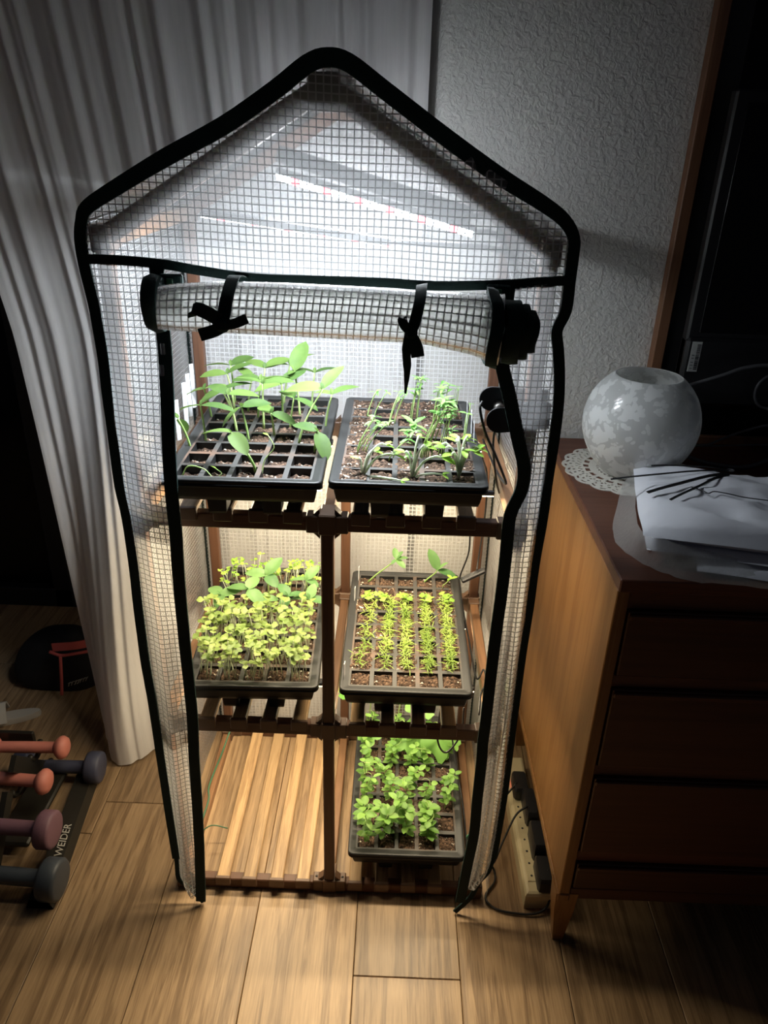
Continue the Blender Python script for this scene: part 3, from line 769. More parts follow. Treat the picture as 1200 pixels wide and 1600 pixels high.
def seed_tray(label, x, y, z, fill, rotz=0.0):
    """x, y: front left corner of the tray on the shelf slats"""
    t = thing('seed_tray', label, 'tray', (x + TW / 2, y + TD / 2, z), rotz, 'forty-cell seed trays in the mini greenhouse')
    link('rim', rim_mesh, t); link('tray_wall', wall_mesh, t); link('divider_grid', top_mesh, t)
    for j in range(8):
        for i in range(5):
            p = ((i - 2) * CX, (j - 3.5) * CY, 0)
            link('cell', cell_meshes[i in (1, 3)], t, p)
            f = fill(i, j)
            if f: link('soil_plug', rnd.choice(SOIL[f]), t, (p[0], p[1], rnd.uniform(-.0015, .0008)), (0, 0, rnd.choice((0, pi))))
    return t
SLT = 0.0245                      # slat top above the rail's middle
TRAYS = {}
TRAYS['TL'] = (-0.250, -0.055, Z1 + SLT); TRAYS['TR'] = (0.0055, -0.048, Z1 + SLT)
TRAYS['ML'] = (-0.268, -0.004, Z2 + SLT); TRAYS['MR'] = (0.0196, -0.004, Z2 + SLT)
TRAYS['LR'] = (0.038, 0.0, Z0 + SLT)
seed_tray('black cell tray of cucumber seedlings on the top shelf with half-empty cells', *TRAYS['TL'], lambda i, j: 'low' if j < 3 or rnd.random() < .35 else 'mid', 0.016)
seed_tray('black cell tray on the top shelf heaped with dark soil and sparse tall seedlings', *TRAYS['TR'], lambda i, j: 'full' if rnd.random() < .6 and not (i in (1, 3) and j < 2) else 'mid')
seed_tray('black cell tray on the middle shelf crowded with bright green sprouts', *TRAYS['ML'], lambda i, j: 'mid', 0.03)
seed_tray('black cell tray on the middle shelf with rows of needle-leaved seedlings', *TRAYS['MR'], lambda i, j: 'full' if 0 < j < 7 and rnd.random() < .45 else 'mid')
seed_tray('black cell tray on the bottom shelf full of leafy pea plants', *TRAYS['LR'], lambda i, j: 'mid')
def cell_pos(tr, i, j, dz=-0.008):
    x, y, z = TRAYS[tr]; return Vector((x + TW / 2 + (i - 2) * CX, y + TD / 2 + (j - 3.5) * CY, z + TH + dz))

# ------------------------------------------------------------------ plants
def leaf_grid(M, L, W, nl=6, nw=4, cup=0.25, droop=0.15, tip=1.0, wide=0.85, notch=0.0, ruffle=0.0, seed=0):
    """blade along +x of matrix M; wide < 1 moves the widest place towards the base"""
    P = []
    for i in range(nl + 1):
        t = i / nl; hw = max(0.03, sin(pi * min(1, t ** wide)) ** (0.75 * tip)) * W / 2
        if i == 0: hw = 0.05 * W
        r = []
        for j in range(nw + 1):
            s = j / nw * 2 - 1
            x = L * (t + notch * (abs(s) - 0.5) * t * t * 0.4)
            z = cup * abs(s) * hw - droop * L * t * t + ruffle * L * sin(9 * t + 5 * s + seed) * abs(s)
            r.append(M @ Vector((x, s * hw, z)))
        P.append(r)
    return P
def leaf_M(p, az, el, roll=0.0):
    return Matrix.Translation(p) @ Matrix.Rotation(az, 4, 'Z') @ Matrix.Rotation(-el, 4, 'Y') @ Matrix.Rotation(roll, 4, 'X')
def stem_curve(h, dx, dy, n=6, hook=0.0):
    return [Vector((dx * (k / n) ** 1.6, dy * (k / n) ** 1.6, h * (k / n))) for k in range(n + 1)]

def plant(name, label, cat, base, rotz, group, stems, leaves, mats, leaf_kw):
    """stems: list of (points, radius); leaves: list of (point, azimuth, elevation, length, width)"""
    t = thing(name, label, cat, tuple(base), rotz, group)
    for pts, r in stems:
        m = MB(); m.tube(pts, [r * (1.15 - 0.45 * k / (len(pts) - 1)) for k in range(len(pts))], 6); part('stem', m, mats[1], t, world=False)
    for p, az, el, L, W in leaves:
        m = MB(); m.grid(leaf_grid(leaf_M(Vector(p), az, el, rnd.uniform(-.25, .25)), L, W, seed=rnd.random() * 6, **leaf_kw)); part('leaf', m, mats[0], t, world=False)
    return t

# cucumber seedlings in the top left tray: base x, y, height, lean x, lean y, leaves (azimuth, elevation, length)
CUC = [
 (-0.112, 0.001, 0.058, -0.040, 0.020, [(2.9, .05, .046), (-.9, -.25, .046)], 'in the front of the cucumber tray, its two flat leaves nearest the opening'),
 (-0.218, 0.118, 0.066, -0.006, 0.006, [(-.1, .1, .052), (2.9, -.1, .036)], 'with one long leaf spread over the tray, second from the white markers'),
 (-0.236, 0.085, 0.055, -0.016, 0.0, [(2.4, .4, .026), (1.2, -.8, .03)], 'folded and drooping beside the white markers'),
 (-0.146, 0.125, 0.062, -0.012, 0.012, [(-2.6, -.5, .042), (.25, .25, .045)], 'leaning in the middle of the cucumber tray, leaves arched down'),
 (-0.106, 0.150, 0.048, -0.004, 0.0, [(-.15, -.2, .042), (2.3, .2, .038)], 'behind the two flat front leaves, one leaf pointing sideways'),
 (-0.060, 0.118, 0.095, 0.040, 0.028, [(.9, .75, .052), (2.95, .05, .062)], 'with a tall slanting stem and one raised leaf near the tray divide'),
 (-0.030, 0.098, 0.040, 0.006, -0.010, [(2.7, .25, .044), (-1.1, -.5, .050)], 'hanging two dark leaves over the tray edge next to the gap'),
 (-0.022, 0.205, 0.068, 0.012, 0.0, [(.5, .35, .048), (2.7, .1, .036)], 'reaching over the gap towards the neighbouring tray'),
 (-0.190, 0.225, 0.062, -0.02, 0.0, [(.4, .35, .05), (-2.8, -.3, .04)], 'in the third row behind the long flat leaf'),
 (-0.150, 0.240, 0.076, 0.006, 0.01, [(.3, .2, .055), (3.0, .1, .05)], 'standing upright in the centre of the cucumber tray'),
 (-0.105, 0.245, 0.072, 0.0, 0.0, [(.7, .5, .05), (-2.7, .0, .046)], 'just right of the tray centre with a raised leaf'),
 (-0.075, 0.262, 0.088, -0.01, 0.012, [(1.2, .95, .058), (-1.9, .2, .02)], 'with a single vertical blade above the others'),
 (-0.205, 0.295, 0.070, -0.012, 0.01, [(.3, .55, .045), (-2.9, .1, .045)], 'near the back corner post, leaves in a shallow V'),
 (-0.155, 0.318, 0.080, 0.008, 0.0, [(.5, .4, .05), (2.6, .3, .045)], 'in the back rows with leaves held level'),
 (-0.115, 0.330, 0.084, 0.014, 0.0, [(.6, .5, .048), (3.4, .15, .042)], 'in the last row but one, leaves lifted'),
 (-0.235, 0.235, 0.060, -0.01, 0.0, [(.1, .35, .04), (2.8, -.2, .04)], 'at the back of the row beside the white markers'),
 (-0.175, 0.168, 0.070, -0.014, 0.01, [(.2, .1, .048), (2.6, .35, .042)], 'between the long flat leaf and the tray centre'),
 (-0.212, 0.335, 0.078, -0.004, 0.0, [(.6, .4, .045), (3.3, .2, .045)], 'in the back corner next to the last marker'),
 (-0.178, 0.290, 0.066, 0.01, 0.0, [(-.3, .1, .05), (2.4, .5, .04)], 'behind the upright centre seedling, one leaf low'),
 (-0.132, 0.195, 0.084, 0.0, 0.008, [(.1, .25, .05), (3.0, .3, .048)], 'with the highest level pair of leaves in the tray centre'),
 (-0.085, 0.200, 0.060, 0.008, 0.0, [(-.4, -.1, .045), (2.2, .2, .045)], 'right of the centre pair, leaves tipped forward'),
 (-0.060, 0.330, 0.070, 0.006, 0.0, [(.4, .3, .046), (2.9, .3, .04)], 'in the last row near the tray divide'),
]
for bx, by, h, lx, ly, lv, txt in CUC:
    st = stem_curve(h, lx, ly)
    base = Vector((bx, by, Z1 + SLT + TH - 0.009))
    stems = [(st, 0.0021)]
    leaves = [(st[-1], a, e, L * 1.12, L * 0.58) for a, e, L in lv]
    leaves.append((st[-1], lv[0][0] + 1.3, 1.1, 0.012, 0.007))
    plant('cucumber_seedling', 'cucumber seedling ' + txt, 'seedling', base, 0, 'cucumber seedlings on the top shelf', stems, leaves, ('leaf_cucumber', 'stem_green'), dict(cup=0.22, droop=0.22, tip=0.75, wide=0.9))
# two withered thin seedlings at the front of that tray
for bx, by, pts, txt in ((-0.222, -0.026, [(0, 0, 0), (.012, 0, .02), (.035, .004, .014), (.05, -.004, .004), (.062, .002, .008), (.052, .008, .014)], 'curled on the soil in the front corner'), (-0.102, -0.008, [(0, 0, 0), (.004, .012, .022), (.018, .02, .04), (.008, .03, .056)], 'bent thin and leafless in the front row')):
    plant('wilted_seedling', 'wilted pale seedling ' + txt + ' of the cucumber tray', 'seedling', (bx, by, Z1 + SLT + TH - .010), 0, 'wilted seedlings on the top shelf', [(smooth_line(pts, 4), 0.0011)], [(Vector(pts[-1]), 2.4, .2, .014, .005)], ('leaf_young', 'stem_green'), dict(cup=0.2, droop=0.2))

# thin tall seedlings in the top right tray
def thin_cluster(bx, by, n, h, lx, ly, txt, spread=0.009, L=0.016, col='leaf_tomato', W=0.34, r=0.0010, nleaf=2, name='tomato_seedling', stem='stem_green'):
    st = []; lv = []
    for k in range(n):
        ox, oy = rnd.uniform(-spread, spread), rnd.uniform(-spread, spread)
        hh = h * rnd.uniform(.75, 1.1); s = [p + Vector((ox, oy, 0)) for p in stem_curve(hh, lx * rnd.uniform(.6, 1.4), ly + rnd.uniform(-.008, .008))]
        st.append((s, r)); a = rnd.uniform(0, 6.28)
        for q_ in range(nleaf): lv.append((s[-1], a + q_ * 2 * pi / nleaf + rnd.uniform(-.4, .4), rnd.uniform(-.2, .6), L * rnd.uniform(.7, 1.2), L * W))
        if nleaf > 2: lv.append((s[-2], a + 2, .4, L, L * W))
    return plant(name, txt, 'seedling', (bx, by, Z1 + SLT + TH - .004), 0, 'seedlings in the heaped soil tray', st, lv, (col, stem), dict(cup=0.3, droop=0.25, nl=4, nw=2))
thin_cluster(0.048, 0.085, 5, 0.060, 0.030, 0.01, 'clump of slanting thin seedlings near the inner edge of the heaped tray', 0.010, nleaf=3)
thin_cluster(0.058, 0.265, 3, 0.055, 0.022, 0.0, 'pale thin seedlings in the back inner corner of the heaped tray', 0.008)
thin_cluster(0.098, 0.235, 4, 0.058, 0.018, 0.01, 'slanting seedling tuft in the back middle of the heaped tray', 0.007)
thin_cluster(0.100, 0.060, 2, 0.046, 0.034, 0.01, 'low seedling bending sideways in the second row of the heaped tray', 0.005, nleaf=3)
thin_cluster(0.138, 0.250, 5, 0.078, 0.006, 0.01, 'tall feathery seedlings behind the hanging ribbon tail', 0.012, nleaf=4)
thin_cluster(0.155, 0.070, 7, 0.092, 0.028, 0.012, 'tallest feathery clump in the centre of the heaped tray', 0.010, L=0.018, nleaf=4)
thin_cluster(0.182, 0.095, 3, 0.075, 0.010, 0.01, 'upright stems just right of the tallest feathery clump', 0.006, nleaf=3)
thin_cluster(0.180, 0.250, 5, 0.082, 0.010, 0.0, 'feathery clump against the back edge of the heaped tray', 0.012, nleaf=4)
thin_cluster(0.210, 0.270, 4, 0.062, 0.002, 0.0, 'hair-thin seedlings at the back outer corner of the heaped tray', 0.010, r=0.0006, L=0.008)
thin_cluster(0.222, 0.135, 2, 0.066, 0.008, 0.02, 'straight pale stem beside the white markers of the heaped tray', 0.003)
thin_cluster(0.130, 0.150, 4, 0.030, 0.004, 0.0, 'short dark green seedling with spread leaves in the tray middle', 0.004, L=0.024, W=0.4, nleaf=3)
thin_cluster(0.128, 0.055, 3, 0.018, 0.0, 0.0, 'tiny seedling with spread leaves in front of the tallest clump', 0.003, L=0.014)
thin_cluster(0.202, 0.175, 3, 0.016, 0.0, 0.0, 'tiny seedling on bare soil in the back outer rows', 0.003, L=0.013)
def sprawl(bx, by, ends, txt):
    st = []; lv = []
    for dx, dy, h, L in ends:
        pts = smooth_line([(0, 0, 0), (dx * .35, dy * .35, h * .75), (dx * .75, dy * .75, h), (dx, dy, h * .92)], 3); st.append((pts, 0.0019))
        a = atan2(dy, dx); lv += [(pts[-1], a + .5, .3, L, L * .55), (pts[-1], a - .6, -.1, L * .9, L * .5)]
    return plant('lettuce_seedling', txt, 'seedling', (bx, by, Z1 + SLT + TH - .004), 0, 'seedlings in the heaped soil tray', st, lv, ('leaf_young', 'stem_pale'), dict(cup=0.25, droop=0.25, tip=.8))
sprawl(0.055, -0.012, [(.050, .012, .036, .022), (.018, .015, .040, .018), (-.006, .006, .030, .014), (.035, .02, .05, .016), (.06, -.022, .006, .013)], 'fallen pale-stemmed sprouts in the front inner corner of the heaped tray')
sprawl(0.132, -0.014, [(-.012, .012, .042, .020), (.020, .02, .05, .022), (.045, .01, .036, .026), (.046, -.004, .012, .014), (.010, .03, .062, .016)], 'sprawling pale-stemmed sprouts in the front middle of the heaped tray')
sprawl(0.205, 0.0, [(-.022, .01, .048, .02), (-.008, .014, .058, .022), (.008, .012, .06, .022), (.02, .004, .045, .02), (-.014, -.004, .042, .02), (.004, -.004, .05, .02), (.028, .012, .048, .018), (.012, .02, .062, .018), (-.004, .022, .06, .02), (-.028, .02, .05, .016)], 'dense light green clump in the front outer corner of the heaped tray')

# dense sprouts of the middle left tray: one mesh each, eight shapes
def sprout_mesh(seed, h, L, lean, leafm):
    r = random.Random(seed); m = MB()
    s = stem_curve(h, lean * cos(seed * 2.4), lean * sin(seed * 2.4), 5); m.tube(s, 0.0008, 5, 1)
    a = r.uniform(0, 6.28)
    for q_ in (0, 1):
        m.grid(leaf_grid(leaf_M(s[-1], a + q_ * pi + r.uniform(-.4, .4), r.uniform(-.05, .5), r.uniform(-.4, .4)), L * r.uniform(.85, 1.1), L * r.uniform(.95, 1.2), 4, 4, 0.2, 0.2, .7, 1.1, notch=-0.35), 0)
    if seed % 3 == 0: m.grid(leaf_grid(leaf_M(s[-1], a + 1.6, .8), L * .6, L * .4, 4, 2), 0)
    return m.mesh('sprout', [leafm, 'stem_pale'])
SPR = [sprout_mesh(s, 0.040 + 0.004 * s, 0.0115 + 0.0006 * (s % 4), 0.010, 'leaf_sprout') for s in range(8)]  # eight shapes
SPY = [sprout_mesh(20 + s, 0.034 + 0.004 * s, 0.0100, 0.010, 'leaf_young') for s in range(6)]
COLW = ['first', 'second', 'third', 'fourth', 'fifth']
for j in (0, 1, 2, 3):
    for i in range(5):
        c = cell_pos('ML', i, j)
        for k in range(11):
            o = link('sprout', rnd.choice(SPR), None, (c.x + rnd.uniform(-.017, .017) - 0.003 * j, c.y + rnd.uniform(-.018, .02), c.z - .001), (0, 0, rnd.uniform(0, 6.28)))
            s = rnd.uniform(.85, 1.2); o.scale = (s, s, s)
            tag(o, f'round-leaved sprout in the {COLW[i]} cell of the {COLW[j]} row, crowded middle tray', 'sprout', f'sprouts of row {j + 1} cell {i + 1} in the crowded tray')
for j in (6, 7):
    for i in range(5):
        c = cell_pos('ML', i, j)
        for k in range(7):
            o = link('sprout', rnd.choice(SPY), None, (c.x + rnd.uniform(-.019, .019) - 0.008, c.y + rnd.uniform(-.02, .02), c.z - .001), (0, 0, rnd.uniform(0, 6.28)))
            tag(o, f'yellow-green sprout in the {COLW[i]} cell of the {"last" if j == 7 else "second last"} row, crowded tray', 'sprout', f'yellow sprouts of row {j + 1} cell {i + 1} in the crowded tray')
# squash plants between the sprouts
SQ = [(0, 4, .05, [(2.4, .2, .05), (.4, .3, .05), (-1.6, .1, .046)], 'by the side panel, its wide leaf the leftmost'),
      (1, 4, .062, [(2.9, .15, .055), (-.7, -.2, .058), (1.2, .4, .05)], 'with two overlapping wide leaves in the tray middle'),
      (2, 5, .066, [(.9, .7, .060), (3.0, .2, .056), (-.9, .0, .05)], 'standing tallest at the back of the sprouts'),
      (3, 4, .05, [(2.2, .5, .046), (-1.9, -.3, .046), (.3, .3, .04)], 'dark leaved, right of the wide-leaved pair'),
      (4, 5, .058, [(.8, .7, .048), (2.9, .0, .046), (-.6, .1, .04)], 'at the outer edge with a cupped pale leaf'),
      (4, 4, .045, [(1.3, .8, .042), (3.0, .1, .048), (-.2, .1, .045)], 'nearest the centre post, glossy folded leaves'),
      (2, 4, .04, [(.2, .1, .04), (3.1, .0, .03)], 'low, with one small pale leaf among the sprouts')]
for i, j, h, lv, txt in SQ:
    c = cell_pos('ML', i, j); st = stem_curve(h, rnd.uniform(-.008, .008), rnd.uniform(-.004, .008))
    plant('squash_plant', 'blue-green squash plant ' + txt, 'seedling', c - Vector((.005, 0, 0)), 0, 'squash plants on the middle shelf', [(st, 0.0022)], [(st[-1], a, e, L * .85, L * .54) for a, e, L in lv] + [(st[-1], lv[0][0] + 1, 1.2, .014, .008)], ('leaf_squash', 'stem_green'), dict(cup=0.22, droop=0.25, tip=.75, wide=.85))

# needle-leaved seedling rows of the middle right tray
def tuft_mesh(seed, n, h, sx, sy):
    r = random.Random(seed); m = MB()
    for k in range(n):
        ox, oy = r.gauss(0, sx), r.uniform(-sy, sy); hh = h * r.uniform(.45, 1.1); a = r.uniform(0, 6.28); d = r.uniform(.004, .012)
        top = Vector((ox + .3 * d * cos(a), oy + .3 * d * sin(a), hh))
        m.tube([(ox, oy, 0), (ox + .1 * d * cos(a), oy, hh * .5), top], 0.0006, 4, 1, cap=False)
        for q_ in range(3):
            m.grid(leaf_grid(leaf_M(top, a + q_ * 2.1 + r.uniform(-.4, .4), r.uniform(-.1, .8)), r.uniform(.010, .018), .0021, 3, 2, .2, .25), 0)
    return m.mesh('seedling_tuft', ['leaf_needle', 'stem_green'])
TUF = [tuft_mesh(60 + s, 24, 0.018, 0.0038, 0.026) for s in range(5)]
TUS = [tuft_mesh(80 + s, 11, 0.016, 0.0045, 0.025) for s in range(3)]
for i in range(5):
    for j in range(1, 6):
        c = cell_pos('MR', i, j)
        lean = (0.008, 0.004, 0, 0, -0.0)[i] * (j - 3) * 0.5
        o = link('seedling_tuft', rnd.choice(TUS if i == 0 or (i == 1 and j < 2) else TUF), None, (c.x + lean + (0.006 if i in (0, 1) else 0), c.y + rnd.uniform(-.004, .004), c.z - .002), (0, 0, rnd.choice((0, pi)) + rnd.uniform(-.12, .12)))
        o.scale = (1, 1.02, rnd.uniform(.85, 1.15))
        tag(o, f'needle-leaved seedling tuft, {COLW[i]} strip from the centre post, {COLW[j - 1]} from the front', 'seedling', 'needle-leaved tufts in strips on the middle shelf')
RND = [sprout_mesh(40 + s, 0.022, 0.013, 0.006, 'leaf_young') for s in range(4)]
for i in range(5):
    c = cell_pos('MR', i, 5, -.008)
    for k in range(4):
        o = link('sprout', RND[k], None, (c.x + rnd.uniform(-.014, .006), c.y + rnd.uniform(.004, .022), c.z), (0, 0, rnd.uniform(0, 6.28)))
        tag(o, f'round-leaved sprout heading the {COLW[i]} needle strip from the centre post', 'sprout', f'round sprouts heading needle strip {i + 1}')
for bx, by, pts, lv, txt in (
  (0.055, 0.385, [(0, 0, 0), (.02, 0, .022), (.045, .005, .042), (.062, .008, .058)], [(1.7, .7, .030), (.2, .2, .028), (-.7, -.3, .03), (.9, .6, .026), (-2.2, -.2, .018)], 'with a long slanting stem at the back of the needle-leaved tray'),
  (0.182, 0.392, [(0, 0, 0), (.01, 0, .012), (.024, .002, .024), (.030, .004, .032)], [(2.2, .95, .052), (-.35, -.05, .046), (.3, .75, .030)], 'with three broad leaves at the back of the needle-leaved tray')):
    plant('cucumber_seedling', 'young cucumber plant ' + txt, 'seedling', (bx, by, Z2 + SLT + TH - .008), 0, 'young cucumber plants on the middle shelf', [(smooth_line(pts, 3), .0018)], [(Vector(pts[-1]), a, e, L, L * .52) for a, e, L in lv], ('leaf_squash', 'stem_green'), dict(cup=.2, droop=.15, tip=.7, wide=.9))
tail = [(0, 0, .0), (.002, .0, .014), (.014, .002, .026), (.020, .004, .030)]
plant('cucumber_seedling', 'small leaf cluster growing from the stem end over the back row of the needle tray', 'seedling', (0.222, 0.36, Z2 + SLT + TH - .008), 0, None, [(tail, .001)], [(Vector(tail[-1]), a, .3, .016, .008) for a in (.3, 2.2, 4.0)], ('leaf_young', 'stem_green'), dict())

# pea plants of the bottom tray
def pea(bx, by, h, lx, ly, n, L, txt):
    st = smooth_line([(0, 0, 0), (lx * .2, ly * .1, h * .4), (lx * .6, ly * .6, h * .8), (lx, ly, h)], 4); lv = []
    for k in range(n):
        t = 0.30 + 0.70 * k / max(1, n - 1); p = poly_at(st, t); a = rnd.uniform(0, 6.28)
        for s in (0, 1, .45):
            lv.append((p + Vector((.003 * cos(a + s * pi), .003 * sin(a + s * pi), 0)), a + s * (pi - .5) + rnd.uniform(-.3, .3), rnd.uniform(-.1, .55), L * rnd.uniform(.7, 1.15), L * rnd.uniform(.55, .75)))
    # tendril at the tip
    e = st[-1]; a = rnd.uniform(0, 6.28); td = [e + Vector((.004 * k * cos(a + .3 * k), .004 * k * sin(a + .3 * k), .004 * k - .0006 * k * k)) for k in range(6)]
    return plant('pea_plant', txt, 'plant', (bx, by, Z0 + SLT + TH - .008), 0, 'pea plants in the bottom tray', [(st, .0013), (td, .0005)], lv, ('leaf_pea', 'stem_green'), dict(cup=.25, droop=.2, tip=.65, wide=.9))
for j in range(0, 7):
    for i in range(5):
        if (i == 4 and j in (0, 1, 4)) or (i == 3 and j in (3, 5, 6)) or (i == 4 and j == 6) or (i == 2 and j == 6): continue
        c = cell_pos('LR', i, j)
        h = (.072 if i < 3 else .055) * rnd.uniform(.8, 1.25); big = .022 if j < 2 and i < 4 else .0175
        pea(c.x + rnd.uniform(-.008, .008), c.y + rnd.uniform(-.01, .01) + .004, h, rnd.uniform(-.02, .02) + (.008 if i == 4 else 0), rnd.uniform(-.015, .012), rnd.choice((5, 6, 7)), big, f'pea plant in the {COLW[i]} cell from the centre post, {ORD[j]} row from the front')
# tall broad-leaved plants behind the peas
def lobed(M, R, seed, lobes=5):
    r = random.Random(seed); n = 40; rings = []
    for k in (0.0, .35, .7, 1.0):
        ring = []
        for q_ in range(n):
            a = 2 * pi * q_ / n; lob = 0.80 + 0.20 * cos(lobes * a) * (0.6 + .4 * cos(a)) + 0.05 * cos(13 * a + seed)
            if abs(a - pi) < .45: lob *= .55 + .45 * abs(a - pi) / .45
            rr = R * k * (1 + (lob - 1) * k); ring.append(M @ Vector((R * .55 + rr * cos(a), rr * sin(a) * .95, -.35 * R * k * k * (.5 + .5 * cos(2 * a + seed)) * .6 + .04 * R * sin(5 * a + seed) * k)))
        rings.append(ring)
    m = MB(); m.grid(rings, cv=True); return m
BIG = [(0.065, 0.365, [(-.030, .0, .085, 2.9, .35, .034), (.004, -.012, .065, -1.5, -.5, .030), (.012, .015, .10, .8, .4, .030)], 'nearest the centre post behind the peas'),
       (0.135, 0.37, [(-.028, -.01, .085, 2.5, .2, .036), (.018, -.02, .078, -1.2, -.6, .050), (.02, .01, .105, .6, .5, .036)], 'with a pointed lobed leaf hanging in the tray middle'),
       (0.215, 0.365, [(-.016, -.012, .090, -2.0, -.3, .038), (.018, -.02, .080, -1.4, -.8, .048), (.030, .01, .11, .5, .2, .036)], 'at the outer back corner with a long hanging leaf')]
for n_, (bx, by, lv, txt) in enumerate(BIG):
    t = thing('squash_plant', 'tall broad-leaved squash plant ' + txt, 'plant', (bx, by, Z0 + SLT + TH - .008), 0, 'broad-leaved plants on the bottom shelf')
    for q_, (dx, dy, h, az, el, Rr) in enumerate(lv):
        if q_ == 1: dy -= .030; Rr *= 1.2
        else: h *= 1.35; Rr *= 1.15
        m = MB(); m.tube(smooth_line([(0, 0, 0), (dx * .2, dy * .2, h * .5), (dx * .7, dy * .7, h * .92), (dx, dy, h)], 3), .0016, 6); part('stem', m, 'stem_green', t, world=False)
        part('leaf', lobed(leaf_M(Vector((dx, dy, h)), az, el), Rr, n_ * 3 + q_ + .5), 'leaf_big', t, world=False)

# white plant markers pushed into the trays
def marker(x, y, z, h, rz, tilt, txt, grp):
    m = MB(); m.box((-.0065, -.0006, -.012), (.0065, .0006, h), bev=.0004)
    o = link('plant_marker', m.mesh('plant_marker', 'marker_white', False), None, (x, y, z), (tilt, 0.12, rz)); tag(o, txt, 'plant marker', grp)
for k, (y, h) in enumerate(((-.028, .060), (.035, .052), (.085, .062), (.140, .058), (.215, .066), (.265, .068), (.318, .072))):
    marker(-.252 - .006 * k + (.012 if k == 0 else 0), y, Z1 + SLT + TH, h, 1.25, -.08, f'white plastic plant marker along the cucumber tray side, {ORD[k]} from the front', 'plant markers of the cucumber tray')
for k, (x, y, h) in enumerate(((.236, .245, .040), (.240, .195, .040), (.241, .15, .036))):
    marker(x, y, Z1 + SLT + TH, h, 1.5, -.05, f'white plastic plant marker at the outer edge of the heaped tray, {ORD[k]} from the back', 'plant markers of the heaped tray')
for k, (x, y, h) in enumerate(((.034, .385, .030), (.030, .30, .028), (.026, .035, .030))):
    marker(x, y, Z2 + SLT + TH, h, 1.5, .0, f'clear plant marker at the inner edge of the needle tray, {ORD[k]} from the back', 'plant markers of the needle tray')

# ------------------------------------------------------------------ grow lamps
def area(name, parent, loc, rot, sx, sy, watts, col, spread=180):
    d = bpy.data.lights.new(name, 'AREA'); d.shape = 'RECTANGLE'; d.size = sx; d.size_y = sy; d.energy = watts; d.color = col; d.spread = radians(spread)
    o = bpy.data.objects.new(name, d); COL.objects.link(o); o.parent = parent; o.location = loc; o.rotation_euler = rot
    return o
def bar(lamp, a, b, tilt, watts, col, leds, off):
    """slim LED bar from a to b; the lit face looks down, turned about the bar by tilt"""
    a = Vector(a) - off; b = Vector(b) - off; d = b - a; L = d.length
    X = d.normalized(); Z = Vector((0, 0, 1)); Y = Z.cross(X).normalized(); Z = X.cross(Y)
    M = Matrix((X, Y, Z)).transposed() @ Matrix.Rotation(tilt, 3, 'X'); e = M.to_euler()
    m = MB(); m.box((0, -.013, -.005), (L, .013, .005), bev=.003)
    o = link('light_bar', m.mesh('light_bar', 'lamp_housing', False), lamp, a, e)
    n = int(L / .0125)
    for k in range(n):
        x = (k + .5) * L / n; mt = leds[k % len(leds)]
        if mt not in ledm:
            g = MB(); g.box((-.0055, -.009, -.0012), (.0055, .009, 0), bev=.0005); ledm[mt] = g.mesh('led', mt, False)
        link('led', ledm[mt], o, (x, 0, -.0051))
    area('lamp_light', o, (L / 2, 0, -.0075), (0, 0, 0), L * .94, .016, watts, col)
    return o
ledm = {}
lp = thing('grow_lamp', 'black clip-on grow lamp with white and red LED bars under the roof', 'lamp', (0.302, 0.03, 1.05))
lo = Vector((0.302, 0.03, 1.05))
bar(lp, (-0.095, 0.20, 1.372), (0.215, 0.16, 1.300), -0.60, TOP_WATTS * .60, COOL, ['led_white', 'led_white', 'led_red', 'led_white'], lo)
bar(lp, (-0.105, 0.27, 1.400), (0.215, 0.215, 1.318), 1.15, TOP_WATTS * 0.12, COOL, ['led_white', 'led_white', 'led_red', 'led_white'], lo)
bar(lp, (-0.20, 0.13, 1.318), (0.09, 0.13, 1.284), 0.05, TOP_WATTS * .75, COOL, ['led_white', 'led_white', 'led_red', 'led_white'], lo)
for p in ((0.215, 0.16, 1.300), (0.215, 0.215, 1.318), (0.09, 0.13, 1.284)):
    m = MB(); m.tube(smooth_line([p, (0.25, p[1] - .02, p[2] - .004), (0.275, p[1] * .7, 1.25), (0.284, 0.06, 1.17), (0.284, 0.03, 1.085)], 6), .0042, 8); part('gooseneck', m, 'black_rubber', lp)
# clamp gripping the front post: two rounded jaws, pads, spring and screws
def jaw(y0, y1, x0, x1, zc, hh, tilt):
    m = MB(); pts = []
    for k in range(13): a = pi / 2 + pi * k / 12; pts.append((x0 + hh + hh * cos(a), zc + hh * sin(a)))
    pts += [(x1, zc - hh * .8), (x1, zc + hh * .8)]
    rot = Matrix.Rotation(tilt, 3, 'Y'); ce = Vector(((x0 + x1) / 2, 0, zc))
    A = [ce + rot @ (Vector((x, 0, z)) - ce) for x, z in pts]
    m.grid([[(p.x, y, p.z) for p in A] for y in (y0, y0 + .001, y1 - .001, y1)], cv=True)
    n = len(A); o = len(m.v)
    m.f.append(tuple(range(n))); m.m.append(0); m.uv.append(None)
    m.f.append(tuple(o - 1 - k for k in range(n))); m.m.append(0); m.uv.append(None)
    return m
part('clamp_jaw', jaw(-.014, -.0105, .238, .331, 1.056, .0195, -.07), 'black_plastic', lp, smooth=False)
part('clamp_jaw', jaw(.0125, .017, .228, .330, 1.079, .0185, -.02), 'black_plastic', lp, smooth=False)
m = MB(); m.box((.290, -.0165, 1.042), (.3315, -.0095, 1.084), bev=.003); part('clamp_jaw', m, 'black_plastic', lp, smooth=False)
m = MB(); m.tube([(.258, -.0105, 1.066), (.258, .0125, 1.07)], .009, 12); part('clamp_spring', m, 'screw_metal', lp)
for z in (1.052, 1.060):
    m = MB(); m.tube([(.272, -.0142, z), (.272, -.0155, z)], .0016, 8); part('screw', m, 'screw_metal', lp)
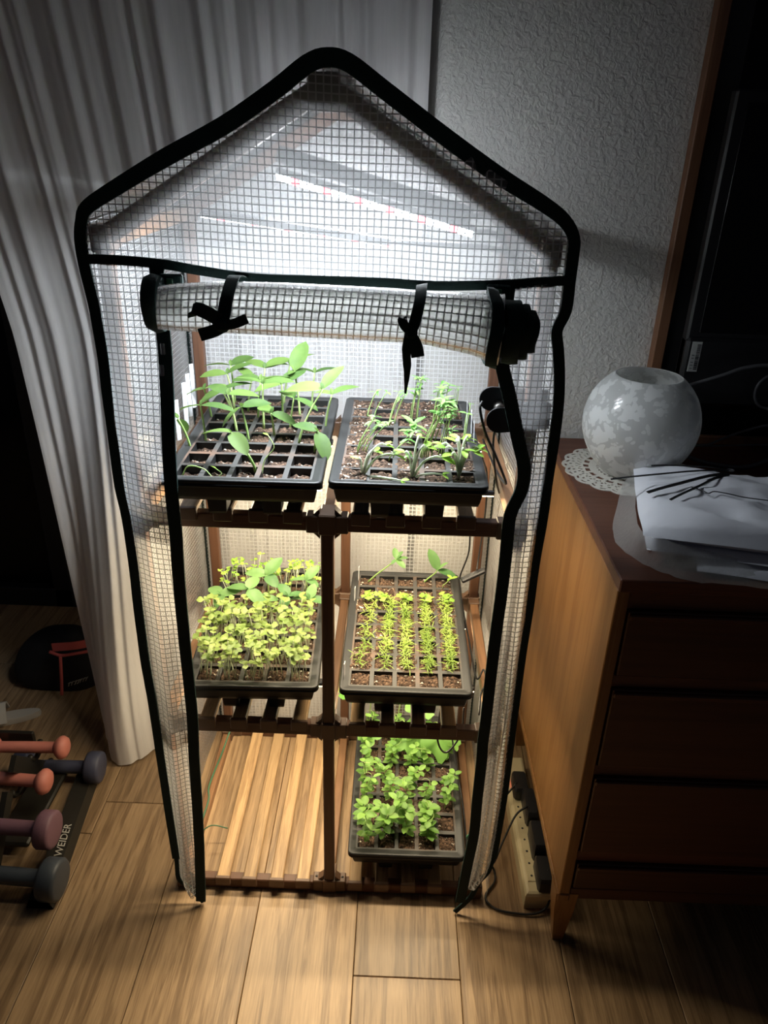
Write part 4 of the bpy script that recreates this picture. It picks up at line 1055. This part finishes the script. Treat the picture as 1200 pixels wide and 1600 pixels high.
m = MB(); m.tube(smooth_line([(.232, .004, 1.077), (.229, -.002, 1.066), (.240, .0, 1.03), (.262, .02, .985), (.288, .05, .925), (.292, .20, .885), (.288, .40, .87)], 6), .0022, 8); part('cord', m, 'black_rubber', lp)
m = MB(); m.tube(smooth_line([(.258, .02, 1.045), (.258, .03, 1.0), (.272, .06, .93), (.286, .10, .885)], 5), .0018, 8); part('cord', m, 'black_rubber', lp)

def shelf_lamp(z, watts, label, cords, inner=1.0):
    o0 = Vector((0, .225, z)); t = thing('shelf_light', label, 'lamp', tuple(o0))
    for y in (.12, .34):
        for x0, x1 in ((-.28, -.02), (.02, .28)):
            bar(t, (x0, y, z), (x1, y, z), -.4 if y < .2 else 0, watts * (inner if x0 < 0 else 1.0), WARM, ['led_warm'], o0)
    for c in cords:
        m = MB(); m.tube(smooth_line(c, 6), .0019, 8); part('cord', m, 'black_rubber', t)
    return t
t = shelf_lamp(Z1 + .007, MID_WATTS, 'warm white LED light bars fixed under the top shelf', [
    [(.28, .34, .86), (.287, .36, .80), (.276, .40, .70), (.281, .41, .60), (.266, .42, .52), (.268, .40, .47)],
    [(.28, .34, .86), (.300, .37, .80), (.306, .39, .70), (.300, .38, .60), (.296, .36, .578)],
    [(.266, .42, .52), (.27, .36, .49), (.279, .24, .468), (.286, .14, .455), (.300, .15, .47), (.303, .12, .46), (.292, .10, .45), (.286, .06, .43)]])
m = MB(); m.box((-.029, -.008, -.005), (.029, .008, .005), bev=.0025); sw = part('inline_switch', m, 'black_plastic', t, world=False, smooth=False)
sw.location = Vector((.289, .36, .565)) - Vector((0, .225, Z1 + .007)); sw.rotation_euler = (0, -.42, .2)
t = shelf_lamp(Z2 + .007, LOW_WATTS, 'warm white LED light bars fixed under the middle shelf', [
    [(.21, .06, .445), (.206, .02, .40), (.226, .03, .36), (.252, .04, .40), (.254, .05, .455)],
    [(.266, .30, .44), (.262, .28, .34), (.255, .26, .25), (.268, .22, .16), (.285, .14, .10), (.290, .05, .05), (.275, .0, .02), (.265, -.03, .008)]], 0.9)

# green twist cord around the bottom shelf
m = MB(); m.tube(smooth_line([(-.285, .44, .03), (-.29, .40, .055), (-.300, .34, .035), (-.303, .22, .05), (-.296, .18, .045), (-.302, .12, .03)], 6), .0022, 6)
one('garden_twine', m, 'cord_green', 'dark green garden cord looped along the bottom shelf side rail', 'cord', (-.30, .28, .03))
m = MB(); m.tube(smooth_line([(-.296, .085, .044), (-.27, .100, .055), (-.235, .102, .046)], 6), .0014, 6)
one('garden_twine', m, 'cord_green', 'short green cord end poking over a bottom shelf slat', 'cord', (-.27, .10, .04))
# green clip on the right post foot
g = thing('plant_clip', 'dark green plastic plant clip beside the pea tray', 'clip', (.292, .03, .10))
m = MB(); m.tube(smooth_line([(.288, .03, .135), (.296, .02, .115), (.290, .02, .09), (.296, .018, .065)], 5), [.006, .007, .008, .008, .008, .008, .008, .008, .008, .007, .007, .006, .006, .006, .005, .005], 8); part('clip_body', m, 'cord_green', g)
m = MB(); m.tube([(.290 + .008 * cos(a), .022, .140 + .008 * sin(a)) for a in [2 * pi * k / 14 for k in range(15)]], .0022, 6, cap=False); part('clip_ring', m, 'cord_green', g)

# ------------------------------------------------------------------ dresser
DX, DF, DB, DT = 0.446, -0.115, 0.492, 0.847
dr = thing('dresser', 'mid-century teak dresser with dark drawer fronts and tapered legs', 'dresser', (0.95, 0.19, 0))
m = MB(); m.box((DX, DF, DT - .022), (1.5, DB, DT), bev=.002); part('top', m, 'walnut_top', dr, smooth=False)
m = MB(); m.box((DX, DF + .006, .150), (DX + .02, DB, DT - .0221), bev=.0015); part('side_panel', m, 'teak_side', dr, smooth=False)
m = MB(); m.box((1.48, DF + .006, .150), (1.5, DB, DT - .0221), bev=.0015); part('side_panel', m, 'teak_side', dr, smooth=False)
m = MB(); m.box((DX - .003, DF + .004, .132), (DX + .02, DB, .150), bev=.002); part('bottom_rail', m, 'teak_side', dr, smooth=False)
m = MB(); m.box((DX + .02, DF + .03, .14), (1.48, DB, DT - .0221)); part('carcass', m, 'drawer_wood', dr, smooth=False)
m = MB(); m.box((DX + .02, DF + .008, .135), (1.48, DF + .03, .165), bev=.002); part('front_rail', m, 'drawer_wood', dr, smooth=False)
for z0, z1 in ((.790, .822), (.640, .664), (.448, .472), (.235, .262)):
    m = MB(); m.box((DX + .02, DF + .012, z0), (1.48, DF + .0301, z1), bev=.0015); part('drawer_rail', m, 'walnut_top', dr, smooth=False)
for k, (z0, z1) in enumerate(((.666, .788), (.474, .638), (.264, .446), (.167, .233))):
    m = MB(); m.box((DX + .024, DF + .006, z0), (1.476, DF + .0299, z1), bev=.002); d = part('drawer', m, 'drawer_wood', dr, smooth=False)
    m = MB(); m.box((DX + .024, DF - .001, z1 - .012), (1.476, DF + .0062, z1 - .002), bev=.002); part('drawer_lip', m, 'drawer_wood', d, smooth=False)
for x in (DX + .016, 1.46):
    for y in (DF + .028, DB - .04):
        m = MB(); P = []
        for z, h, dx in ((.149, .021, 0), (.10, .019, 0), (0, .010, 0.002)):
            P.append([(x + dx + sx * h, y + sy * h, z) for sx, sy in ((-1, -1), (1, -1), (1, 1), (-1, 1))])
        m.grid(P, cv=True); o = len(m.v); m.f += [(0, 3, 2, 1), (o - 4, o - 3, o - 2, o - 1)]; m.m += [0, 0]; m.uv += [None, None]
        part('leg', m, 'teak_side', dr, smooth=False)

# lace doily and globe shade
dc = Vector((0.573, 0.315, DT))
m = MB(); n = 144
def lace(r0, r1, z, cut):
    for k in range(n):
        a0, a1 = 2 * pi * k / n, 2 * pi * (k + 1) / n
        if cut(k): continue
        def sc(r, a): return r * (1 + (0.055 * abs(sin(9 * a)) - .02) * sstep(.07, .118, r))
        q_ = []
        for zz in (z, z + .0016):
            q_ += [(dc.x + sc(r, a) * cos(a), dc.y + sc(r, a) * sin(a), DT + zz) for r, a in ((r0, a0), (r1, a0), (r1, a1), (r0, a1))]
        m.add(q_, [(4, 5, 6, 7), (3, 2, 1, 0), (0, 1, 5, 4), (1, 2, 6, 5), (2, 3, 7, 6), (3, 0, 4, 7)])
for r in range(24):
    r0 = .010 + r * .0049; r1 = r0 + .0049
    if r < 13 and r % 3 == 1: cut = lambda k, r=r: (k + r) % 4 < 2
    elif r in (14, 15): cut = lambda k: k % 6 < 4
    elif r in (17, 18, 20): cut = lambda k, r=r: (k + r) % 3 < 1
    elif r == 22: cut = lambda k: k % 4 < 2
    else: cut = lambda k: False
    lace(r0, r1, .0003, cut)
one('lace_doily', m, 'lace_cotton', 'cream crocheted lace doily with scalloped edge under the globe shade', 'doily', tuple(dc), smooth=False)
gs = thing('globe_shade', 'frosted white glass globe shade with floral print, open at the top', 'lampshade', (0.573, 0.300, DT + .002))
prof = [(.0, .0), (.030, .0), (.050, .002), (.066, .012), (.082, .030), (.097, .056), (.106, .082), (.1085, .105), (.106, .128), (.098, .152), (.086, .172), (.070, .189), (.061, .196)]
L = smooth_line([(r, 0, z) for r, z in prof], 3); P = [(p.x, p.z) for p in L]
P += [(.0585, .196)] + [(max(0, p.x - .0028), max(.003, p.z)) for p in reversed(L[:-1])]
m = MB(); m.lathe(P, 48); part('glass', m, 'globe_glass', gs, world=False)

# folded white bedding in a clear sleeve, on the dresser front
FB = Matrix.Translation((0.690, 0.050, DT)) @ Matrix.Rotation(radians(-13), 4, 'Z')
fb = thing('folded_sheet', 'folded white cotton sheets lying on the dresser in a clear plastic sleeve', 'fabric', (0.690, 0.050, DT))
def fold_layer(x0, x1, y0, y1, z0, z1, seed, wr=.004):
    m = MB(); nx, ny = 40, 24; P = []
    def hump(u): return sqrt(max(0, 1 - abs(2 * u - 1) ** 7))
    rows = []
    for i in range(nx + 1):
        u = i / nx; r = []
        for k in range(2 * ny):
            top = k < ny; v = (k / (ny - 1)) if top else 1 - (k - ny) / (ny - 1)
            x = lerp(x0, x1, u); y = lerp(y0, y1, v)
            h = hump(u) * hump(v)
            nz_ = noise.noise(Vector((x * 9 + seed, y * 22 + x * 8, seed))) + .7 * (1 - 2.2 * abs(noise.noise(Vector((x * 14 + y * 10, y * 18 - x * 7 + seed, 2)))))
            cr = noise.noise(Vector((x * 5 + y * 9, y * 3 - x * 6, seed + 4)))
            zc = (z0 + z1) / 2; hh = (z1 - z0) / 2
            z = zc + hh * h * (1 if top else -1) + (wr * nz_ * h + .6 * wr * (1 - abs(cr) * 3 if abs(cr) < .33 else 0) * h if top else 0)
            y += .006 * noise.noise(Vector((x * 9, seed, v * 2))) * (1 if v in (0, 1) else .4)
            x2 = x + .005 * noise.noise(Vector((seed, y * 12, u)))
            r.append(tuple(FB @ Vector((x2, y, z))))
        rows.append(r)
    m.grid(rows, cv=True)
    return m
part('cloth_fold', fold_layer(-.175, .42, -.145, .145, .030, .058, 1.3, .011), 'cloth_white', fb)
part('cloth_fold', fold_layer(-.165, .42, -.150, .140, .015, .031, 4.1, .003), 'cloth_white', fb)
part('cloth_fold', fold_layer(-.090, .42, -.172, .140, .002, .016, 7.7, .003), 'cloth_white', fb)
m = MB(); m.box((-.13, -.155, .0015), (-.06, .02, .0035), M=FB); part('card_insert', m, 'card_tan', fb, smooth=False)
OUTER = smooth_line([(.541, .245, 0), (.508, .150, 0), (.474, .050, 0), (.470, -.020, 0), (.500, -.075, 0), (.540, -.110, 0), (.610, -.120, 0), (.70, -.14, 0)], 5)
INNER = smooth_line([(.556, .235, 0), (.532, .140, 0), (.503, .040, 0), (.492, -.030, 0), (.510, -.058, 0), (.560, -.070, 0), (.620, -.082, 0), (.70, -.10, 0)], 5)
m = MB(); P = []
for k, (a, b) in enumerate(zip(OUTER, INNER)):
    P.append([(lerp(a.x, b.x, t), lerp(a.y, b.y, t), DT + .002 + .040 * t ** 1.4 * (1 - .5 * sstep(20, 35, k)) + .004 * noise.noise(Vector((k * .5, t * 3, 1)))) for t in [q_ / 6 for q_ in range(7)]])
m.grid(P); part('plastic_sleeve', m, 'plastic_wrap', fb)
ZT = DT + .070
TIES = [((.692, .150), (.558, .158), .0022, 'thin black wire tie at the back of the bundle on the white sheets'),
        ((.692, .149), (.470, .090), .0026, 'long black wire tie reaching past the white sheets'),
        ((.690, .146), (.521, .050), .0055, 'thick black ribbon tie in the middle of the bundle on the sheets'),
        ((.688, .140), (.550, .024), .0038, 'front black ribbon tie of the bundle on the sheets')]
for (a, b, w, txt) in TIES:
    m = MB(); m.ribbon([(lerp(a[0], b[0], k / 8), lerp(a[1], b[1], k / 8) + .002 * sin(k), ZT - .002 + .005 * sin(pi * k / 8) + (.006 if w < .003 else .002)) for k in range(9)], w, (.3, .9, .1), .0018)
    one('wire_tie', m, 'wire_black', txt, 'tie', (a[0], a[1], ZT - .004), 'black ties on the white sheets', smooth=False)
m = MB(); m.tube([(.694 + .006 * cos(a), .151 + .004 * sin(a), ZT + .004) for a in [2 * pi * k / 12 for k in range(13)]], .0012, 6)
one('tie_ring', m, 'cable_grey', 'small grey wire loop holding the ends of the black ties', 'tie', (.694, .151, ZT))
m = MB(); m.tube(smooth_line([(.600, .075, ZT + .002), (.613, .064, ZT + .002), (.620, .052, ZT + .002), (.632, .058, ZT + .003), (.655, .052, ZT + .002), (.672, .042, ZT + .002), (.700, .034, ZT + .002), (.74, .03, ZT)], 5), .0009, 6)
one('black_thread', m, 'wire_black', 'loose thin black thread wandering across the white sheets', 'thread', (.62, .06, ZT))

# ------------------------------------------------------------------ television and its cables
tv = thing('television', 'black flat television standing on the dresser seen against the dark window', 'television', (1.0, .42, DT))
m = MB(); m.box((.668, .405, .985), (1.42, .432, 1.52), bev=.004); part('screen_back', m, 'tv_black', tv, smooth=False)
m = MB(); m.box((.690, .4035, 1.105), (1.40, .4055, 1.50), bev=.0008); part('screen', m, 'tv_screen', tv, smooth=False)
m = MB(); m.box((.668, .396, .960), (1.42, .436, 1.0951), bev=.006); part('lower_bezel', m, 'tv_black', tv, smooth=False)
m = MB(); m.box((.90, .33, DT + .0005), (1.2, .47, DT + .012), bev=.004); m.box((1.02, .40, DT + .010), (1.08, .43, .962), bev=.003); part('stand', m, 'tv_black', tv, smooth=False)
m = MB(); m.box((.678, .3948, 1.030), (.697, .3962, 1.089)); st = part('sticker', m, 'sticker_paper', tv, smooth=False, label='white barcode sticker')
m = MB(); br = random.Random(5)
zz = 1.034
while zz < 1.084:
    w = br.choice((.0008, .0012, .002)); m.box((.6885, .3942, zz), (.6950, .3949, zz + w)); zz += w + br.choice((.0008, .0014))
part('barcode', m, 'print_black', st, smooth=False)
m = MB()
for zz in (1.036, 1.042, 1.048, 1.056, 1.062): m.box((.681, .3942, zz), (.6858, .3949, zz + .0012))
part('small_print', m, 'print_black', st, smooth=False)
for pts, r, txt in (([(.66, .37, 1.000), (.684, .365, 1.013), (.735, .36, 1.034), (.775, .36, 1.05), (.83, .36, 1.055), (.92, .37, 1.03)], .0038, 'grey cable arching in front of the television just behind the globe shade'),
                    ([(.70, .37, .885), (.735, .36, .890), (.765, .36, .905), (.81, .36, .925), (.86, .36, .936), (.95, .37, .92)], .0026, 'thin grey cable rising across the television foot'),
                    ([(.69, .37, .866), (.72, .36, .857), (.76, .345, .853), (.81, .34, .852), (.86, .35, .866), (.93, .36, .90)], .0048, 'thick grey cable lying on the dresser behind the white sheets'),
                    ([(.70, .375, .880), (.75, .37, .884), (.82, .37, .889), (.90, .38, .889)], .0018, 'thinnest grey cable running level below the television')):
    m = MB(); m.tube(smooth_line(pts, 6), r, 8); one('television_cable', m, 'cable_grey', txt, 'cable', pts[0])
m = MB(); m.tube([(.842 + .030 * cos(a), .375, 1.000 + .034 * sin(a)) for a in [pi * .5 + 1.1 * pi * k / 14 for k in range(15)]], .003, 8)
m.tube(smooth_line([(.842, .375, .966), (.87, .375, .958), (.91, .38, .96)], 4), .003, 8)
one('television_cable', m, 'cable_grey', 'grey cable curled in a loop at the picture edge by the television', 'cable', (.84, .375, .96))

# ------------------------------------------------------------------ power strip between greenhouse and dresser
ps = thing('power_strip', 'beige multi-socket power strip on the floor against the dresser', 'power strip', (.431, .165, 0), radians(1.0))
W2, L2, H2 = .028, .195, .042
m = MB(); P = []
for i, z in ((0, 0), (0, .034), (.003, .040), (.008, H2)): P.append([(x, y, z) for x, y in [(sx * (W2 - i), sy * (L2 - i)) for sx, sy in ((-1, -1), (1, -1), (1, 1), (-1, 1))]])
m.grid(P, cv=True); o = len(m.v); m.f.append((o - 4, o - 3, o - 2, o - 1)); m.m.append(0); m.uv.append(None)
part('body', m, 'strip_beige', ps, world=False, smooth=False)
m = MB(); m.box((-.019, -.165, H2), (.019, .08, H2 + .0015), bev=.0007); part('socket_panel', m, 'strip_beige', ps, world=False, smooth=False)
m = MB(); m.box((-.014, .085, H2 - .001), (.014, .112, H2 + .0055), bev=.002); part('switch', m, 'switch_red', ps, world=False, smooth=False, label='glowing red rocker switch')
for k in range(8):
    y = .062 - k * .0305
    m = MB(); m.lathe([(0, .0004), (.0024, .0004), (.0024, -.001)], 10, 0, (-.009, y, H2 + .0018)); part('socket_hole', m, 'print_black', ps, world=False)
for x, y, sx, sy, sz, txt in ((.428, .246, .020, .032, .034, 'small black plug at the far end of the power strip beside its switch'), (.441, .180, .016, .042, .040, 'long black adapter second from the far end of the power strip'), (.443, .085, .017, .038, .046, 'bulky black adapter in the middle of the power strip'), (.4435, .005, .018, .034, .036, 'glossy black adapter at the near end of the power strip')):
    m = MB(); P = []
    for k, z in ((.8, 0), (1, .004), (1, sz * .8), (.85, sz)): P.append([(x + .002 + sx * .85 * k * cx, y + sy * k * cy, H2 + .0015 + z) for cx, cy in ((-1, -.8), (-.8, -1), (.8, -1), (1, -.8), (1, .8), (.8, 1), (-.8, 1), (-1, .8))])
    m.grid(P, cv=True); o = len(m.v); m.f.append(tuple(o - 8 + k for k in range(8))); m.m.append(0); m.uv.append(None)
    one('power_adapter', m, 'black_plastic', txt, 'plug', (x, y, H2 + .0015), 'black plugs in the power strip', sharp=35)
for pts, txt in (([(.452, .0, .080), (.462, -.012, .050), (.452, -.036, .016), (.42, -.048, .006), (.36, -.043, .005), (.334, -.028, .005), (.330, -.006, .005), (.352, .025, .006), (.352, .05, .012), (.338, .055, .03)], 'black cord looping over the floor from the near adapter'),
                 ([(.432, .158, .088), (.405, .142, .075), (.375, .100, .040), (.352, .062, .018), (.332, .060, .012)], 'black cord arching from the middle adapter to the greenhouse'),
                 ([(.420, .236, .078), (.395, .215, .060), (.372, .196, .046), (.345, .19, .03)], 'black cord running from the small far plug to the greenhouse')):
    m = MB(); m.tube(smooth_line(pts, 6), .0024, 8); one('power_cable', m, 'black_rubber', txt, 'cord', pts[0])

# ------------------------------------------------------------------ dumbbells on their rack
rk = thing('dumbbell_rack', 'black plastic A-frame dumbbell rack standing on the floor by the curtain', 'rack', (-.64, .13, 0))
m = MB(); P = []
for x, z in ((-.647, .0), (-.637, .026), (-.600, .022), (-.590, .0)):
    P.append([(x + .032 - .03 * (y + .05) / .3, y, z) for y in (-.075, -.03, .05, .13, .21, .275)])
m.grid(P, cu=True); part('foot', m, 'rack_plastic', rk, sharp=40)
def upright(x, y0, z0, y1, z1, w=.028, th=.012):
    m = MB(); m.ribbon([(x, lerp(y0, y1, k / 6), lerp(z0, z1, k / 6)) for k in range(7)], w, (0, 1, .1), th); return m
part('upright', upright(-.70, -.035, .012, .09, .145), 'rack_plastic', rk, smooth=False)
part('upright', upright(-.715, .285, .012, .15, .165, .036), 'rack_plastic', rk, smooth=False)
m = MB(); m.box((-.735, .05, .020), (-.660, .27, .034), bev=.004); m.box((-1.1, .262, .118), (-.722, .272, .150), bev=.003); m.box((-1.1, .02, .09), (-.70, .03, .11), bev=.003); part('cross_bar', m, 'rack_plastic', rk, smooth=False)
m = MB(); m.box((-1.10, -.05, 0), (-1.06, .28, .024), bev=.004); part('foot', m, 'rack_plastic', rk, smooth=False)
for y, z in ((.241, .128), (.146, .116), (.030, .102), (.268, .042), (-.043, .044)):
    m = MB(); m.tube([(-.712 + .0 * k, y + .026 * cos(a), z - .004 + .026 * sin(a)) for k, a in enumerate([pi + pi * q_ / 10 for q_ in range(11)])], .006, 6); part('cradle', m, 'rack_plastic', rk)
tx = bpy.data.curves.new('lettering', 'FONT'); tx.body = 'WEIDER'; tx.size = .0235; tx.extrude = .0002; tx.shear = .25
tx.materials.append(MATS['letter_white'])
tmp = bpy.data.objects.new('lettering', tx); COL.objects.link(tmp); bpy.context.view_layer.update()
tme = bpy.data.meshes.new_from_object(tmp.evaluated_get(bpy.context.evaluated_depsgraph_get())); bpy.data.objects.remove(tmp)
to = link('lettering', tme, rk); to.location = Vector((-.578, .026, .0292)) - Vector((-.64, .13, 0)); to.rotation_euler = (-.06, 0.0, radians(97)); to['label'] = 'slanted white capital lettering'
def dumbbell(x_end, y, z, head_r, hl, mat, style, label, rz=0.0):
    t = thing('dumbbell', label, 'dumbbell', (x_end, y, z), rz, 'dumbbells on the rack')
    LEN = .19 if style == 'bone' else .21
    m = MB(); hr = head_r * (.48 if style == 'bone' else .40)
    m.tube([(-LEN + hl * .5, 0, 0), (-LEN * .5, 0, 0), (-hl * .5, 0, 0)], [hr, hr * 1.05, hr], 14); part('handle', m, mat, t, world=False, sharp=50)
    for s in (0, 1):
        m = MB(); N_ = 20 if style == 'bone' else 6 if style == 'hex' else 18
        if style == 'bone': pr = [(0, 0), (.55, .02), (.85, .16), (1, .42), (.97, .62), (.72, .86), (.5, 1.0), (0, 1)]
        else: pr = [(0, 0), (.80, .0), (.93, .05), (1, .16), (1, .80), (.93, .93), (.6, 1.0), (0, 1)]
        P = []
        for r, d in pr:
            xx = -d * hl if s == 0 else -LEN + d * hl
            P.append([(xx, head_r * r * cos(2 * pi * k / N_ + .5), head_r * r * sin(2 * pi * k / N_ + .5)) for k in range(N_)])
        m.grid(P, cv=True); part('weight_head', m, mat, t, world=False, sharp=60)
    return t
dumbbell(-.632, .241, .130, .027, .032, 'coral_neoprene', 'bone', 'coral pink dumbbell at the back of the rack, nearest the curtain', .04)
dumbbell(-.636, .146, .118, .029, .032, 'coral_neoprene', 'bone', 'coral pink dumbbell second from the back on the upper row', -.05)
dumbbell(-.579, .030, .104, .040, .036, 'purple_neoprene', 'round', 'dusty purple dumbbell in front of the two coral ones', -.03)
dumbbell(-.574, .268, .044, .038, .038, 'navy_neoprene', 'round', 'navy blue dumbbell low on the rack behind the purple one', .03)
dumbbell(-.545, -.043, .046, .043, .042, 'slate_neoprene', 'round', 'dark slate grey dumbbell at the front of the rack', -.05)

# ------------------------------------------------------------------ bag and slipper in the dark corner
bg = thing('drawstring_bag', 'black fabric bag with coral drawstring and white print behind the curtain', 'bag', (-.83, .66, 0))
m = MB(); P = []
for j in range(13):
    v = j / 12; z = .165 * v; r = []
    for k in range(28):
        a = 2 * pi * k / 28
        s = (1 - .35 * v ** 3) * (sin(pi * min(1, .25 + v * .75)) ** .35)
        x = .135 * s * (abs(cos(a)) ** .7) * (1 if cos(a) > 0 else -1); y = .085 * s * (abs(sin(a)) ** .7) * (1 if sin(a) > 0 else -1)
        w = 1 + .10 * noise.noise(Vector((x * 14, y * 14, z * 16)))
        r.append((-.83 + x * w, .665 + y * w, z * (1 + .05 * cos(a))))
    P.append(r)
P.append([(-.83, .665, .17)] * 28); m.grid(P, cv=True); part('bag_body', m, 'bag_fabric', bg)
m = MB(); m.ribbon(smooth_line([(-.800, .566, .170), (-.770, .560, .178), (-.735, .562, .182), (-.70, .58, .18)], 4), .022, (0, .3, 1), .004); part('strap', m, 'coral_strap', bg, sharp=40)
m = MB(); m.tube(smooth_line([(-.808, .562, .158), (-.775, .556, .152), (-.735, .556, .160), (-.70, .57, .16)], 4), .0045, 8); part('drawstring', m, 'coral_strap', bg)
m = MB(); m.tube(smooth_line([(-.776, .553, .152), (-.779, .548, .11), (-.783, .546, .07), (-.788, .543, .028)], 4), .0045, 8); part('drawstring', m, 'coral_strap', bg)
m = MB(); br = random.Random(2)
for k in range(7):
    x = -.777 + .0085 * k; z = .046 + .0035 * k
    m.tube([(x, .566, z - .007), (x + .004, .564, z + .004 * br.uniform(-1, 1)), (x + .009, .566, z + .008), (x + .002, .564, z + .004)], .0013, 5)
part('white_print', m, 'letter_white', bg, label='white script print')
sp = thing('slipper', 'off-white slipper with a wide strap on the dark floor', 'slipper', (-.89, .46, 0))
m = MB(); P = []
for z, k in ((.0, .96), (.010, 1.0), (.018, .97)):
    P.append([(-.905 + (.075 * k) * cos(a) * 1.0 + .028 * sin(a), .462 + .030 * k * sin(a) + .020 * cos(a), z) for a in [2 * pi * q_ / 24 for q_ in range(24)]])
m.grid(P, cv=True); o = len(m.v); m.f.append(tuple(o - 24 + q_ for q_ in range(24))); m.m.append(0); m.uv.append(None); part('sole', m, 'slipper_white', sp, sharp=50)
m = MB(); m.ribbon([(-.935 + .004 * k, .492 - .012 * k * .9, .018 + .040 * sin(pi * k / 6)) for k in range(7)], .045, (1, .3, 0), .005); part('strap', m, 'slipper_white', sp, sharp=40)
